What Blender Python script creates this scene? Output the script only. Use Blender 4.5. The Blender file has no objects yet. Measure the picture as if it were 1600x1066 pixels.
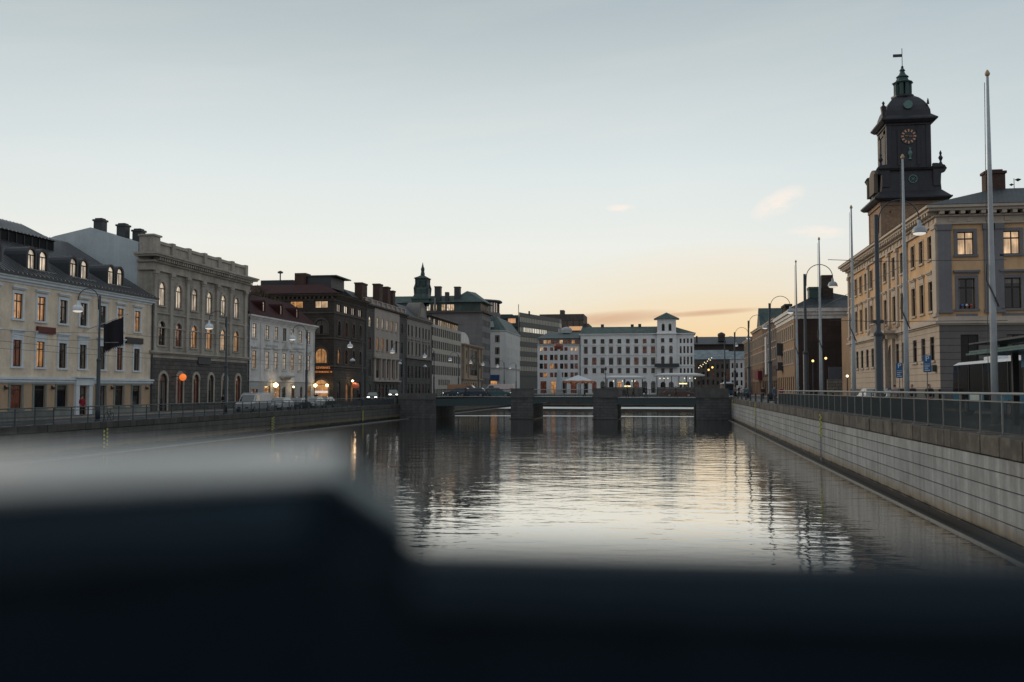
import bpy, bmesh, math, random
from mathutils import Vector, Matrix
from math import sin, cos, pi, radians as rad
random.seed(7)
SC = bpy.context.scene
COL = SC.collection

# ------------------------------------------------------------------ camera
cam_d = bpy.data.cameras.new('camera')
cam = bpy.data.objects.new('camera', cam_d)
COL.objects.link(cam)
cam.location = (0, 0, 4.6)
cam.rotation_euler = (rad(90 + 2.76), 0, rad(8.77))
cam_d.sensor_width = 36; cam_d.lens = 35.01
cam_d.clip_start = 0.05; cam_d.clip_end = 5000
cam_d.dof.use_dof = True
cam_d.dof.focus_distance = 95
cam_d.dof.aperture_fstop = 1.75
SC.camera = cam

# ------------------------------------------------------------------ colour helper
def s2l(c):
    c /= 255.0
    return c / 12.92 if c <= .04045 else ((c + .055) / 1.055) ** 2.4
def C(r, g, b): return (s2l(r), s2l(g), s2l(b), 1)

# ------------------------------------------------------------------ node helpers
class NT:
    def __init__(s, tree):
        s.t = tree; s.n = tree.nodes; s.l = tree.links
    def new(s, typ, **kw):
        n = s.n.new(typ)
        for k, v in kw.items(): setattr(n, k, v)
        return n
    def put(s, sock, v):
        if hasattr(v, 'is_output') or isinstance(v, bpy.types.NodeSocket): s.l.new(v, sock)
        else: sock.default_value = v
    def m(s, op, a, b=0.0, c=0.0, clamp=False):
        n = s.new('ShaderNodeMath', operation=op); n.use_clamp = clamp
        s.put(n.inputs[0], a); s.put(n.inputs[1], b); s.put(n.inputs[2], c)
        return n.outputs[0]
    def mix(s, f, a, b, blend='MIX'):
        n = s.new('ShaderNodeMix', data_type='RGBA', blend_type=blend)
        s.put(n.inputs[0], f); s.put(n.inputs[6], a); s.put(n.inputs[7], b)
        return n.outputs[2]
    def ramp(s, f, stops, interp='LINEAR'):
        n = s.new('ShaderNodeValToRGB'); r = n.color_ramp; r.interpolation = interp
        while len(r.elements) < len(stops): r.elements.new(0.5)
        for e, (p, c) in zip(r.elements, stops):
            e.position = p; e.color = c if len(c) == 4 else (*c, 1)
        s.put(n.inputs[0], f)
        return n.outputs[0]
    def noise(s, vec, scale, detail=3, rough=.55, w=None):
        n = s.new('ShaderNodeTexNoise'); n.inputs['Scale'].default_value = scale
        n.inputs['Detail'].default_value = detail; n.inputs['Roughness'].default_value = rough
        if vec is not None: s.put(n.inputs['Vector'], vec)
        return n.outputs[0]
    def mapr(s, v, a, b, c, d):
        n = s.new('ShaderNodeMapRange'); s.put(n.inputs[0], v)
        for i, x in enumerate((a, b, c, d)): n.inputs[i + 1].default_value = x
        return n.outputs[0]
    def scale(s, vec, sc):
        n = s.new('ShaderNodeVectorMath', operation='MULTIPLY'); s.put(n.inputs[0], vec); n.inputs[1].default_value = sc
        return n.outputs[0]

# ------------------------------------------------------------------ sky
SUN_EL, SUN_AZ = rad(14.0), rad(-58)      # azimuth measured from +Y towards +X
world = bpy.data.worlds.new('World'); SC.world = world; world.use_nodes = True
W = NT(world.node_tree); W.n.clear()
tc = W.new('ShaderNodeTexCoord')
sep = W.new('ShaderNodeSeparateXYZ'); W.l.new(tc.outputs['Generated'], sep.inputs[0])
sx, sy, sz = sep.outputs
el = W.m('MULTIPLY', W.m('ARCSINE', sz), 180 / pi)          # elevation, degrees
az = W.m('MULTIPLY', W.m('ARCTAN2', sx, sy), 180 / pi)      # azimuth, degrees
e01 = W.m('DIVIDE', W.m('MAXIMUM', el, 0.0), 90.0)
def E(d): return d / 90.0
def blob(a0, e0, ra, re, tilt=0.0):
    da = W.m('SUBTRACT', az, a0); de = W.m('SUBTRACT', W.m('SUBTRACT', el, e0), W.m('MULTIPLY', da, tilt))
    q = W.m('ADD', W.m('POWER', W.m('ABSOLUTE', W.m('DIVIDE', da, ra)), 2.0), W.m('POWER', W.m('ABSOLUTE', W.m('DIVIDE', de, re)), 2.0))
    return W.m('SUBTRACT', 1.0, q, clamp=True)
grad = W.ramp(e01, [(0, C(238, 200, 150)), (E(1.5), C(240, 208, 160)), (E(3.2), C(238, 221, 192)), (E(5), C(236, 230, 214)), (E(8), C(233, 235, 229)),
                    (E(12), C(220, 228, 228)), (E(16), C(204, 213, 215)), (E(21), C(177, 189, 194)), (E(35), C(168, 182, 189)), (1, C(166, 179, 189))])
side = W.ramp(e01, [(0, C(222, 178, 150)), (E(4), C(226, 205, 190)), (E(9), C(205, 213, 215)), (E(15), C(182, 197, 203)),
                    (E(24), C(168, 182, 190)), (E(40), C(168, 180, 189)), (1, C(166, 179, 189))])
back = W.ramp(e01, [(0, C(176, 172, 172)), (E(8), C(178, 178, 182)), (E(25), C(174, 180, 188)), (1, C(166, 179, 189))])
cosd = W.m('COSINE', W.m('MULTIPLY', W.m('SUBTRACT', az, -14.0), pi / 180))
f_side = W.mapr(cosd, .97, .70, 0, 1)
f_back = W.mapr(cosd, .35, -.25, 0, 1)
sky = W.mix(f_side, grad, side)
sky = W.mix(f_back, sky, back)
warm = W.m('MULTIPLY', blob(3.0, .5, 14, 8.0), .6)
sky = W.mix(warm, sky, C(240, 218, 178))
glow_ = W.m('MULTIPLY', blob(3.5, .5, 15, 5.2), .6)
sky = W.mix(glow_, sky, C(246, 202, 138))
cvec = W.new('ShaderNodeCombineXYZ'); W.put(cvec.inputs[0], W.m('MULTIPLY', az, .055)); W.put(cvec.inputs[1], W.m('ADD', W.m('MULTIPLY', el, .42), W.m('MULTIPLY', az, -.045)))
cn = W.noise(cvec.outputs[0], 1.0, 6, .6)
streak = W.mapr(cn, .42, .72, 0, 1)
low = W.m('MULTIPLY', W.m('ADD', blob(-3.2, 4.0, 4.2, .5, .07), blob(2.4, 4.3, 3.4, .2, .06), clamp=True), W.mapr(cn, .38, .54, .25, 1))
sky = W.mix(W.m('MULTIPLY', low, .85), sky, C(208, 168, 136))
low2 = W.m('MULTIPLY', blob(-1.0, 6.6, 7.5, 1.3, .16), streak)
sky = W.mix(W.m('MULTIPLY', low2, .5), sky, C(242, 226, 208))
cv2 = W.new('ShaderNodeCombineXYZ'); W.put(cv2.inputs[0], W.m('MULTIPLY', az, .35)); W.put(cv2.inputs[1], W.m('MULTIPLY', el, .9))
cn2 = W.noise(cv2.outputs[0], 1.3, 5, .6)
wisp = W.m('ADD', W.m('ADD', blob(6.3, 10.3, 1.6, .8, .38), blob(-2.5, 10.3, .95, .25, .0)), blob(8.4, 8.6, 1.8, .4, -.06), clamp=True)
wisp = W.m('MULTIPLY', wisp, W.mapr(cn2, .36, .56, 0, 1))
sky = W.mix(W.m('MULTIPLY', wisp, .95), sky, C(246, 236, 226))
veil = W.m('MULTIPLY', W.mapr(cn, .45, .8, 0, 1), W.mapr(el, 2, 16, .2, .10))
sky = W.mix(veil, sky, C(244, 236, 224))
bg = W.new('ShaderNodeBackground'); W.put(bg.inputs[0], sky); bg.inputs[1].default_value = 1.03
nish = W.new('ShaderNodeTexSky'); nish.sky_type = 'NISHITA'; nish.sun_disc = False
nish.sun_elevation = rad(2); nish.sun_rotation = SUN_AZ
bg2 = W.new('ShaderNodeBackground'); W.l.new(nish.outputs[0], bg2.inputs[0]); bg2.inputs[1].default_value = 0.005
add = W.new('ShaderNodeAddShader'); W.l.new(bg.outputs[0], add.inputs[0]); W.l.new(bg2.outputs[0], add.inputs[1])
wo = W.new('ShaderNodeOutputWorld'); W.l.new(add.outputs[0], wo.inputs[0])

sun_d = bpy.data.lights.new('sun', 'SUN'); sun = bpy.data.objects.new('sun', sun_d); COL.objects.link(sun)
sun_d.energy = 1.3; sun_d.angle = rad(35); sun_d.color = (1, .78, .55)
sd = Vector((sin(SUN_AZ) * cos(SUN_EL), cos(SUN_AZ) * cos(SUN_EL), sin(SUN_EL)))
sun.rotation_euler = sd.to_track_quat('Z', 'Y').to_euler()

vs = SC.view_settings
vs.view_transform = 'Standard'; vs.look = 'None'; vs.gamma = 1; vs.exposure = 0.0; vs.use_curve_mapping = False

# ------------------------------------------------------------------ materials
MATS = {}
def world_uv(N):
    """(horizontal run along the wall, height) from the world position."""
    g = N.new('ShaderNodeNewGeometry'); p = N.new('ShaderNodeSeparateXYZ'); N.l.new(g.outputs['Position'], p.inputs[0])
    q = N.new('ShaderNodeSeparateXYZ'); N.l.new(g.outputs['True Normal'], q.inputs[0])
    isx = N.m('GREATER_THAN', N.m('ABSOLUTE', q.outputs[0]), .6)
    u = N.m('ADD', N.m('MULTIPLY', p.outputs[1], isx), N.m('MULTIPLY', p.outputs[0], N.m('SUBTRACT', 1.0, isx)))
    c = N.new('ShaderNodeCombineXYZ'); N.l.new(u, c.inputs[0]); N.l.new(p.outputs[2], c.inputs[1])
    return c.outputs[0], g.outputs['Position']
def mat(name, col, rough=.8, var=.25, nscale=.6, kind='plain', metal=0.0, bump=.3, bw=1.2, bh=.45, mortar=.02, spec=.4, col2=None, gap=.55, isl=.3):
    if name in MATS: return MATS[name]
    m = bpy.data.materials.new(name); m.use_nodes = True
    N = NT(m.node_tree); N.n.clear()
    out = N.new('ShaderNodeOutputMaterial'); b = N.new('ShaderNodeBsdfPrincipled'); N.l.new(b.outputs[0], out.inputs[0])
    b.inputs['Roughness'].default_value = rough; b.inputs['Metallic'].default_value = metal
    b.inputs['Specular IOR Level'].default_value = spec
    uv, pos = world_uv(N)
    col = (*col[:3], 1)
    big = N.noise(pos, nscale, 5, .65)
    fine = N.noise(pos, nscale * 9, 3, .6)
    st = N.noise(N.scale(pos, (1.6, 1.6, .12)), 1.0, 4, .6)
    v = N.m('ADD', N.m('ADD', N.m('MULTIPLY', big, .5), N.m('MULTIPLY', fine, .2)), N.m('MULTIPLY', st, .3))
    fac = N.mapr(v, .34, .66, 1 - var * 1.25, 1 + var * .75)
    base = N.mix(1.0, col, _grey(N, fac), 'MULTIPLY')
    height = N.m('MULTIPLY', fine, .25)
    dist = .02
    if kind in ('brick', 'block'):
        t = N.new('ShaderNodeTexBrick'); N.l.new(uv, t.inputs['Vector'])
        t.inputs['Scale'].default_value = 1; t.inputs['Brick Width'].default_value = bw; t.inputs['Row Height'].default_value = bh
        t.inputs['Mortar Size'].default_value = mortar; t.inputs['Mortar Smooth'].default_value = .3; t.inputs['Bias'].default_value = 0
        t.inputs['Color1'].default_value = (1, 1, 1, 1); t.inputs['Color2'].default_value = (.72, .72, .72, 1); t.inputs['Mortar'].default_value = (gap, gap, gap, 1)
        base = N.mix(1.0, base, t.outputs[0], 'MULTIPLY')
        height = N.m('SUBTRACT', height, t.outputs[1]); dist = .03
    if kind == 'course':       # horizontal grooves only
        p = N.new('ShaderNodeSeparateXYZ'); N.l.new(uv, p.inputs[0])
        fr = N.m('FRACT', N.m('DIVIDE', p.outputs[1], bh))
        g = N.mapr(fr, 0, mortar / bh, 1, 0)
        base = N.mix(g, base, N.mix(1.0, base, (gap, gap, gap, 1), 'MULTIPLY'))
        height = N.m('SUBTRACT', height, g); dist = .04
    if kind in ('seam', 'seamx'):       # standing seam metal, seams run up the slope
        p = N.new('ShaderNodeSeparateXYZ'); N.l.new(pos, p.inputs[0])
        fr = N.m('FRACT', N.m('DIVIDE', p.outputs[1 if kind == 'seam' else 0], bw))
        g = N.m('GREATER_THAN', N.m('ABSOLUTE', N.m('SUBTRACT', fr, .5)), .44)
        height = N.m('ADD', height, g); dist = .05
    if col2 is not None:
        f2 = N.mapr(N.noise(pos, nscale * 1.7, 4, .7), .48, .66, 0, 1)
        base = N.mix(f2, base, (*col2[:3], 1))
    if kind == 'island':
        g2 = N.new('ShaderNodeNewGeometry')
        base = N.mix(1.0, base, _grey(N, N.mapr(g2.outputs['Random Per Island'], 0, 1, 1 - isl, 1 + isl * .6)), 'MULTIPLY')
    N.l.new(base, b.inputs['Base Color'])
    bp = N.new('ShaderNodeBump'); bp.inputs['Strength'].default_value = bump; bp.inputs['Distance'].default_value = dist
    N.l.new(height, bp.inputs['Height']); N.l.new(bp.outputs[0], b.inputs['Normal'])
    MATS[name] = m
    return m
def _grey(N, f):
    c = N.new('ShaderNodeCombineXYZ')
    for i in range(3): N.l.new(f, c.inputs[i])
    return c.outputs[0]
def flat(name, col, rough=.5, metal=0.0, emit=0.0, spec=.5):
    if name in MATS: return MATS[name]
    m = bpy.data.materials.new(name); m.use_nodes = True
    N = NT(m.node_tree); b = m.node_tree.nodes['Principled BSDF']
    g = N.new('ShaderNodeNewGeometry')
    f = N.mapr(N.noise(g.outputs['Position'], 3.0, 4, .6), .3, .7, .86, 1.1)
    N.l.new(N.mix(1.0, (*col[:3], 1), _grey(N, f), 'MULTIPLY'), b.inputs['Base Color'])
    b.inputs['Roughness'].default_value = rough; b.inputs['Metallic'].default_value = metal; b.inputs['Specular IOR Level'].default_value = spec
    if emit:
        b.inputs['Emission Color'].default_value = (*col[:3], 1); b.inputs['Emission Strength'].default_value = emit
    MATS[name] = m
    return m
def glass(name, tint=(.9, .88, .84), lo=.05, hi=1.0, inner=(.012, .013, .016), wob=.012, glow=None, gs=0.0):
    """window glass: dark room behind, mirror growing with the viewing angle; glow = room light on the curtain, or sunset reflection put in as emission."""
    if name in MATS: return MATS[name]
    m = bpy.data.materials.new(name); m.use_nodes = True
    N = NT(m.node_tree); N.n.clear()
    out = N.new('ShaderNodeOutputMaterial')
    gl = N.new('ShaderNodeBsdfGlossy')
    gl.inputs['Color'].default_value = (*tint, 1); gl.inputs['Roughness'].default_value = .02
    geo = N.new('ShaderNodeNewGeometry')
    bp = N.new('ShaderNodeBump'); bp.inputs['Strength'].default_value = 1; bp.inputs['Distance'].default_value = wob
    N.l.new(N.noise(geo.outputs['Position'], 1.5, 2, .5), bp.inputs['Height']); N.l.new(bp.outputs[0], gl.inputs['Normal'])
    lw = N.new('ShaderNodeLayerWeight'); lw.inputs[0].default_value = .5
    fac = N.mapr(N.m('POWER', lw.outputs['Facing'], 1.3), 0, 1, lo, hi)
    df = N.new('ShaderNodeBsdfDiffuse'); df.inputs[0].default_value = (*inner, 1)
    base = df.outputs[0]
    if not glow and name != 'car_glass':      # curtains and half-drawn blinds in some rooms
        tq = N.new('ShaderNodeTexCoord'); oq = N.new('ShaderNodeObjectInfo'); sq_ = N.new('ShaderNodeSeparateXYZ'); N.l.new(tq.outputs['Object'], sq_.inputs[0])
        side_c = N.m('MULTIPLY', N.m('GREATER_THAN', N.m('ABSOLUTE', sq_.outputs[0]), N.m('MULTIPLY', oq.outputs['Random'], .5)), N.m('GREATER_THAN', oq.outputs['Random'], .45))
        r2 = N.m('FRACT', N.m('MULTIPLY', oq.outputs['Random'], 7.3))
        blind = N.m('MULTIPLY', N.m('GREATER_THAN', sq_.outputs[2], N.m('ADD', 1.0, r2)), N.m('GREATER_THAN', r2, .4))
        fold = N.mapr(N.noise(N.scale(tq.outputs['Object'], (14, 1, .3)), 1.0, 2, .5), .3, .7, .6, 1.1)
        N.l.new(N.mix(N.m('MULTIPLY', N.m('MAXIMUM', side_c, blind), fold), (*inner, 1), (.16, .15, .135, 1)), df.inputs[0])
    if glow:
        em = N.new('ShaderNodeEmission')
        tc_ = N.new('ShaderNodeTexCoord'); oi = N.new('ShaderNodeObjectInfo')
        off = N.new('ShaderNodeVectorMath', operation='ADD'); N.l.new(tc_.outputs['Object'], off.inputs[0]); N.l.new(oi.outputs['Random'], off.inputs[1])
        folds = N.noise(N.scale(off.outputs[0], (5, 5, .5)), 1.2, 3, .6)
        spot = N.noise(off.outputs[0], .9, 2, .5)
        f = N.m('MULTIPLY', N.mapr(folds, .35, .65, .55, 1.15), N.mapr(spot, .35, .65, .55, 1.3))
        f = N.m('MULTIPLY', f, N.mapr(oi.outputs['Random'], 0, 1, .7, 1.2))
        N.put(em.inputs[0], (*glow, 1)); N.l.new(N.m('MULTIPLY', f, gs), em.inputs[1])
        ad = N.new('ShaderNodeAddShader'); N.l.new(base, ad.inputs[0]); N.l.new(em.outputs[0], ad.inputs[1]); base = ad.outputs[0]
    mx = N.new('ShaderNodeMixShader'); N.l.new(fac, mx.inputs[0]); N.l.new(base, mx.inputs[1]); N.l.new(gl.outputs[0], mx.inputs[2])
    N.l.new(mx.outputs[0], out.inputs[0])
    MATS[name] = m
    return m

G_D = glass('dark_glass', hi=.55)
G_M = glass('mirror_glass', tint=(1, .93, .86), lo=.1, hi=1.5)
G_L = glass('amber_room_sky_glow', glow=(1, .48, .18), gs=.62, hi=.7)
G_W = glass('warm_room_sky_glow', glow=(1, .66, .38), gs=.75, hi=.7)
G_P = glass('pale_room_sky_glow', glow=(1, .82, .62), gs=.85, hi=.6)  # glow serves lit rooms and also sunset sky mirrored in the panes
G_R = glass('red_room_sky_glow', glow=(.7, .22, .12), gs=.12, hi=.7)
G_K = glass('near_black_glass', hi=.25, lo=.02)
PANES = {'D': G_D, 'M': G_M, 'L': G_L, 'W': G_W, 'P': G_P, 'R': G_R, 'K': G_K}

M_FRAME = flat('dark_brown_window_frame', (.028, .016, .012), .5)
M_FRW = flat('grey_window_frame', (.12, .10, .085), .5)
M_FRK = flat('black_window_frame', (.012, .012, .013), .5)
M_IRON = flat('painted_iron', (.03, .042, .048), .45)
M_LAMP = flat('dark_lamp_post_paint', (.025, .035, .045), .45)
M_GOLD = flat('gilt', (.75, .42, .12), .3, .9)
M_STEEL = flat('galvanised_steel', (.20, .21, .205), .5, .5)

# ------------------------------------------------------------------ mesh builder
class Fr:
    """facade frame: u runs along the wall, w stands out of it, z is up."""
    def __init__(s, axis, at, sign):
        s.axis, s.at, s.sign = axis, at, sign
    def P(s, u, w, z):
        return (s.at + s.sign * w, u, z) if s.axis == 'X' else (u, s.at + s.sign * w, z)
    def n(s): return (s.sign, 0) if s.axis == 'X' else (0, s.sign)
IDF = Fr('Y', 0, 1)     # plain x, y, z
class MB:
    def __init__(s, fr=IDF): s.v = []; s.f = []; s.fr = fr
    def _add(s, pts, faces):
        n = len(s.v); s.v += [tuple(p) for p in pts]; s.f += [tuple(i + n for i in f) for f in faces]
        return s
    def box(s, u0, u1, w0, w1, z0, z1, top=None):
        P = s.fr.P
        a, b, c, d = top if top else (u0, u1, w0, w1)
        pts = [P(u0, w0, z0), P(u1, w0, z0), P(u1, w1, z0), P(u0, w1, z0), P(a, c, z1), P(b, c, z1), P(b, d, z1), P(a, d, z1)]
        return s._add(pts, [(0, 3, 2, 1), (4, 5, 6, 7), (0, 1, 5, 4), (1, 2, 6, 5), (2, 3, 7, 6), (3, 0, 4, 7)])
    def quad(s, *pts): return s._add([s.fr.P(*p) for p in pts], [tuple(range(len(pts)))])
    def prism(s, pts, vec):
        """planar outline pts (u,w,z) pushed along vec."""
        n = len(pts); P = s.fr.P
        q = [P(*p) for p in pts] + [P(*(p[i] + vec[i] for i in range(3))) for p in pts]
        return s._add(q, [tuple(range(n))[::-1], tuple(range(n, 2 * n))] + [(i, (i + 1) % n, n + (i + 1) % n, n + i) for i in range(n)])
    def tube(s, pts, rs, seg=10, cap=True):
        pts = [Vector(s.fr.P(*p)) for p in pts]
        if not isinstance(rs, (list, tuple)): rs = [rs] * len(pts)
        rings = []; prev = None
        for i, p in enumerate(pts):
            d = (pts[min(i + 1, len(pts) - 1)] - pts[max(i - 1, 0)]).normalized()
            if prev is None: a = d.orthogonal().normalized()
            else: a = (prev - d * prev.dot(d)).normalized()
            prev = a; b = d.cross(a)
            rings.append([p + (a * cos(2 * pi * k / seg) + b * sin(2 * pi * k / seg)) * rs[i] for k in range(seg)])
        n = len(pts); faces = []
        for i in range(n - 1):
            for k in range(seg):
                faces.append((i * seg + k, i * seg + (k + 1) % seg, (i + 1) * seg + (k + 1) % seg, (i + 1) * seg + k))
        if cap: faces += [tuple(range(seg))[::-1], tuple(range((n - 1) * seg, n * seg))]
        return s._add([q for r in rings for q in r], faces)
    def lathe(s, c, prof, seg=16, sq=False):
        """profile [(radius, z)] round the vertical axis at c=(x,y)."""
        pts = []; faces = []
        for r, z in prof:
            for k in range(seg):
                a = 2 * pi * (k + (.5 if sq else 0)) / seg
                rr = r * (math.sqrt(2) if sq else 1)
                pts.append((c[0] + rr * cos(a), c[1] + rr * sin(a), z))
        for i in range(len(prof) - 1):
            for k in range(seg):
                faces.append((i * seg + k, i * seg + (k + 1) % seg, (i + 1) * seg + (k + 1) % seg, (i + 1) * seg + k))
        faces += [tuple(range(seg))[::-1], tuple(range((len(prof) - 1) * seg, len(prof) * seg))]
        return s._add(pts, faces)
    def mesh(s, name, off=(0, 0, 0), smooth=False):
        me = bpy.data.meshes.new(name)
        me.from_pydata([(x - off[0], y - off[1], z - off[2]) for x, y, z in s.v], [], s.f)
        bm = bmesh.new(); bm.from_mesh(me); bmesh.ops.recalc_face_normals(bm, faces=bm.faces); bm.to_mesh(me); bm.free()
        if smooth:
            me.polygons.foreach_set('use_smooth', [True] * len(me.polygons)); me.update()
        return me
    def build(s, name, m, parent=None, smooth=False, bevel=0.0, base=None):
        off = base if base else (root_loc(parent) if parent else (0, 0, 0))
        me = s.mesh(name, off, smooth); me.materials.append(m)
        o = bpy.data.objects.new(name, me); COL.objects.link(o)
        if parent: o.parent = parent
        elif base: o.location = base
        if bevel:
            b = o.modifiers.new('bevel', 'BEVEL'); b.width = bevel; b.segments = 2; b.limit_method = 'ANGLE'
        return o
def root_loc(o):
    l = Vector((0, 0, 0))
    while o: l += o.location; o = o.parent
    return tuple(l)
def tag(o, label, cat, group=None, kind=None):
    if label: o['label'] = label
    if cat: o['category'] = cat
    if group: o['group'] = group
    if kind: o['kind'] = kind
    return o
def empty(name, loc, label, cat, group=None, rz=0.0):
    o = bpy.data.objects.new(name, None); COL.objects.link(o); o.location = loc; o.rotation_euler = (0, 0, rz)
    o.empty_display_size = .5
    return tag(o, label, cat, group)
def struct(name, mb, m, **k):
    o = mb.build(name, m, **k); o['kind'] = 'structure'; return o
def kids(o): return [c for c in bpy.data.objects if c.parent == o]
def copy_tree(o, parent=None, swap=None):
    c = o.copy(); COL.objects.link(c); c.parent = parent
    if swap and c.type == 'MESH' and c.data.materials and c.data.materials[0].name in swap:
        key = (c.data.name, swap[c.data.materials[0].name].name)
        if key not in SWAP:
            d = c.data.copy(); d.materials[0] = swap[d.materials[0].name]; SWAP[key] = d
        c.data = SWAP[key]
    for ch in o.children: copy_tree(ch, c, swap)
    return c
SWAP = {}
def place(o, loc, label=None, group=None, rz=None):
    o.location = loc
    if rz is not None: o.rotation_euler = (0, 0, rz)
    if label: o['label'] = label
    if group: o['group'] = group
    return o
def text_mesh(name, body, size, m, parent, loc, rot, ext=.02, align='CENTER'):
    cu = bpy.data.curves.new(name, 'FONT'); cu.body = body; cu.size = size; cu.extrude = ext; cu.align_x = align; cu.align_y = 'CENTER'
    t = bpy.data.objects.new(name, cu); COL.objects.link(t)
    bpy.context.view_layer.update()
    me = bpy.data.meshes.new_from_object(t.evaluated_get(bpy.context.evaluated_depsgraph_get()))
    COL.objects.unlink(t); bpy.data.objects.remove(t)
    me.name = name; me.materials.clear(); me.materials.append(m)
    o = bpy.data.objects.new(name, me); COL.objects.link(o); o.parent = parent
    b = root_loc(parent)
    o.location = [loc[i] - b[i] for i in range(3)]; o.rotation_euler = rot
    return o

# ------------------------------------------------------------------ facade kit
def arc_pts(u0, u1, z1, n=8):
    r = (u1 - u0) / 2; c = (u0 + u1) / 2; zs = z1 - r
    return [(c - r * cos(pi * i / n), zs + r * sin(pi * i / n)) for i in range(n + 1)]
def wall_open(mb, u0, u1, z0, z1, ops, w=0.0, rev=.28):
    ops = [o for o in ops if o[0] > u0 - 1e-6 and o[1] < u1 + 1e-6 and o[2] > z0 - 1e-6 and o[3] < z1 + 1e-6]
    us = sorted({round(x, 4) for x in [u0, u1] + [o[0] for o in ops] + [o[1] for o in ops]})
    zs = sorted({round(x, 4) for x in [z0, z1] + [o[2] for o in ops] + [o[3] for o in ops]})
    for j in range(len(zs) - 1):
        zc = (zs[j] + zs[j + 1]) / 2; run = None
        for i in range(len(us) - 1):
            uc = (us[i] + us[i + 1]) / 2
            hole = any(o[0] < uc < o[1] and o[2] < zc < o[3] for o in ops)
            if not hole and run is None: run = us[i]
            if hole and run is not None:
                mb.quad((run, w, zs[j]), (us[i], w, zs[j]), (us[i], w, zs[j + 1]), (run, w, zs[j + 1])); run = None
        if run is not None: mb.quad((run, w, zs[j]), (us[-1], w, zs[j]), (us[-1], w, zs[j + 1]), (run, w, zs[j + 1]))
    for a, b, c, d, arch in ops:
        mb.quad((a, w, c), (b, w, c), (b, w - rev, c), (a, w - rev, c))
        if arch:
            pts = arc_pts(a, b, d); zs_ = pts[0][1]
            mb.quad((a, w, c), (a, w - rev, c), (a, w - rev, zs_), (a, w, zs_))
            mb.quad((b, w, c), (b, w - rev, c), (b, w - rev, zs_), (b, w, zs_))
            for k in range(len(pts) - 1):
                p, q = pts[k], pts[k + 1]
                mb.quad((p[0], w, p[1]), (q[0], w, q[1]), (q[0], w - rev, q[1]), (p[0], w - rev, p[1]))
            h = len(pts) // 2
            for k in range(h):
                mb.quad((a, w, d), (pts[k][0], w, pts[k][1]), (pts[k + 1][0], w, pts[k + 1][1]))
            for k in range(h, len(pts) - 1):
                mb.quad((b, w, d), (pts[k][0], w, pts[k][1]), (pts[k + 1][0], w, pts[k + 1][1]))
        else:
            mb.quad((a, w, c), (a, w - rev, c), (a, w - rev, d), (a, w, d))
            mb.quad((b, w, c), (b, w - rev, c), (b, w - rev, d), (b, w, d))
            mb.quad((a, w, d), (b, w, d), (b, w - rev, d), (a, w - rev, d))
WM = {}
def win_mesh(w, h, arch, style, fm, pm):
    key = (round(w, 2), round(h, 2), arch, style, fm.name)
    if key not in WM:
        mb = MB(); t = .065 if w > .8 else .05; x0, x1 = -w / 2, w / 2
        hs = h - w / 2 if arch else h
        mb.box(x0, x0 + t, 0, .1, 0, hs); mb.box(x1 - t, x1, 0, .1, 0, hs); mb.box(x0 + t, x1 - t, .003, .1, 0, t)
        if arch:
            n = 8; c = w / 2
            for i in range(n):
                a, b = pi * i / n, pi * (i + 1) / n
                o_ = [(-c * cos(a), hs + c * sin(a)), (-c * cos(b), hs + c * sin(b))]; r = c - t
                i_ = [(-r * cos(b), hs + r * sin(b)), (-r * cos(a), hs + r * sin(a))]
                mb.prism([(x, 0, z) for x, z in o_ + i_], (0, .1, 0))
        else: mb.box(x0 + t, x1 - t, .003, .1, h - t, h)
        ht = hs if arch else h * .7
        if style in ('cross', 'grid'): mb.box(x0 + t, x1 - t, .006, .1, ht - .05, ht + .05)
        if style in ('cross', 'grid', 'split'): mb.box(-.04, .04, .009, .1, t, h - t if not arch else (h - .03 if style == 'split' else hs))
        if style == 'cross' and not arch: pass
        if style == 'grid':
            for q in (.24, .47): mb.box(x0 + t, x1 - t, .02, .09, h * q - .018, h * q + .018)
        if style == 'shop': mb.box(x0 + t, x1 - t, .006, .1, h * .78, h * .78 + .09)
        me = mb.mesh('window_frame'); me.materials.append(fm)
        WM[key] = me
    k2 = key[:3] + (pm.name,)
    if k2 not in WM:
        mb = MB()
        if arch: mb.quad(*[(x, .06, z) for x, z in [(-w / 2 + .01, .01), (w / 2 - .01, .01)] + [(-x, z) for x, z in arc_pts(-w / 2 + .01, w / 2 - .01, h - .01)]])
        else: mb.quad((-w / 2 + .01, .06, .01), (w / 2 - .01, .06, .01), (w / 2 - .01, .06, h - .01), (-w / 2 + .01, .06, h - .01))
        me = mb.mesh('pane'); me.materials.append(pm); WM[k2] = me
    return WM[key], WM[k2]
SM = {}
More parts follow.
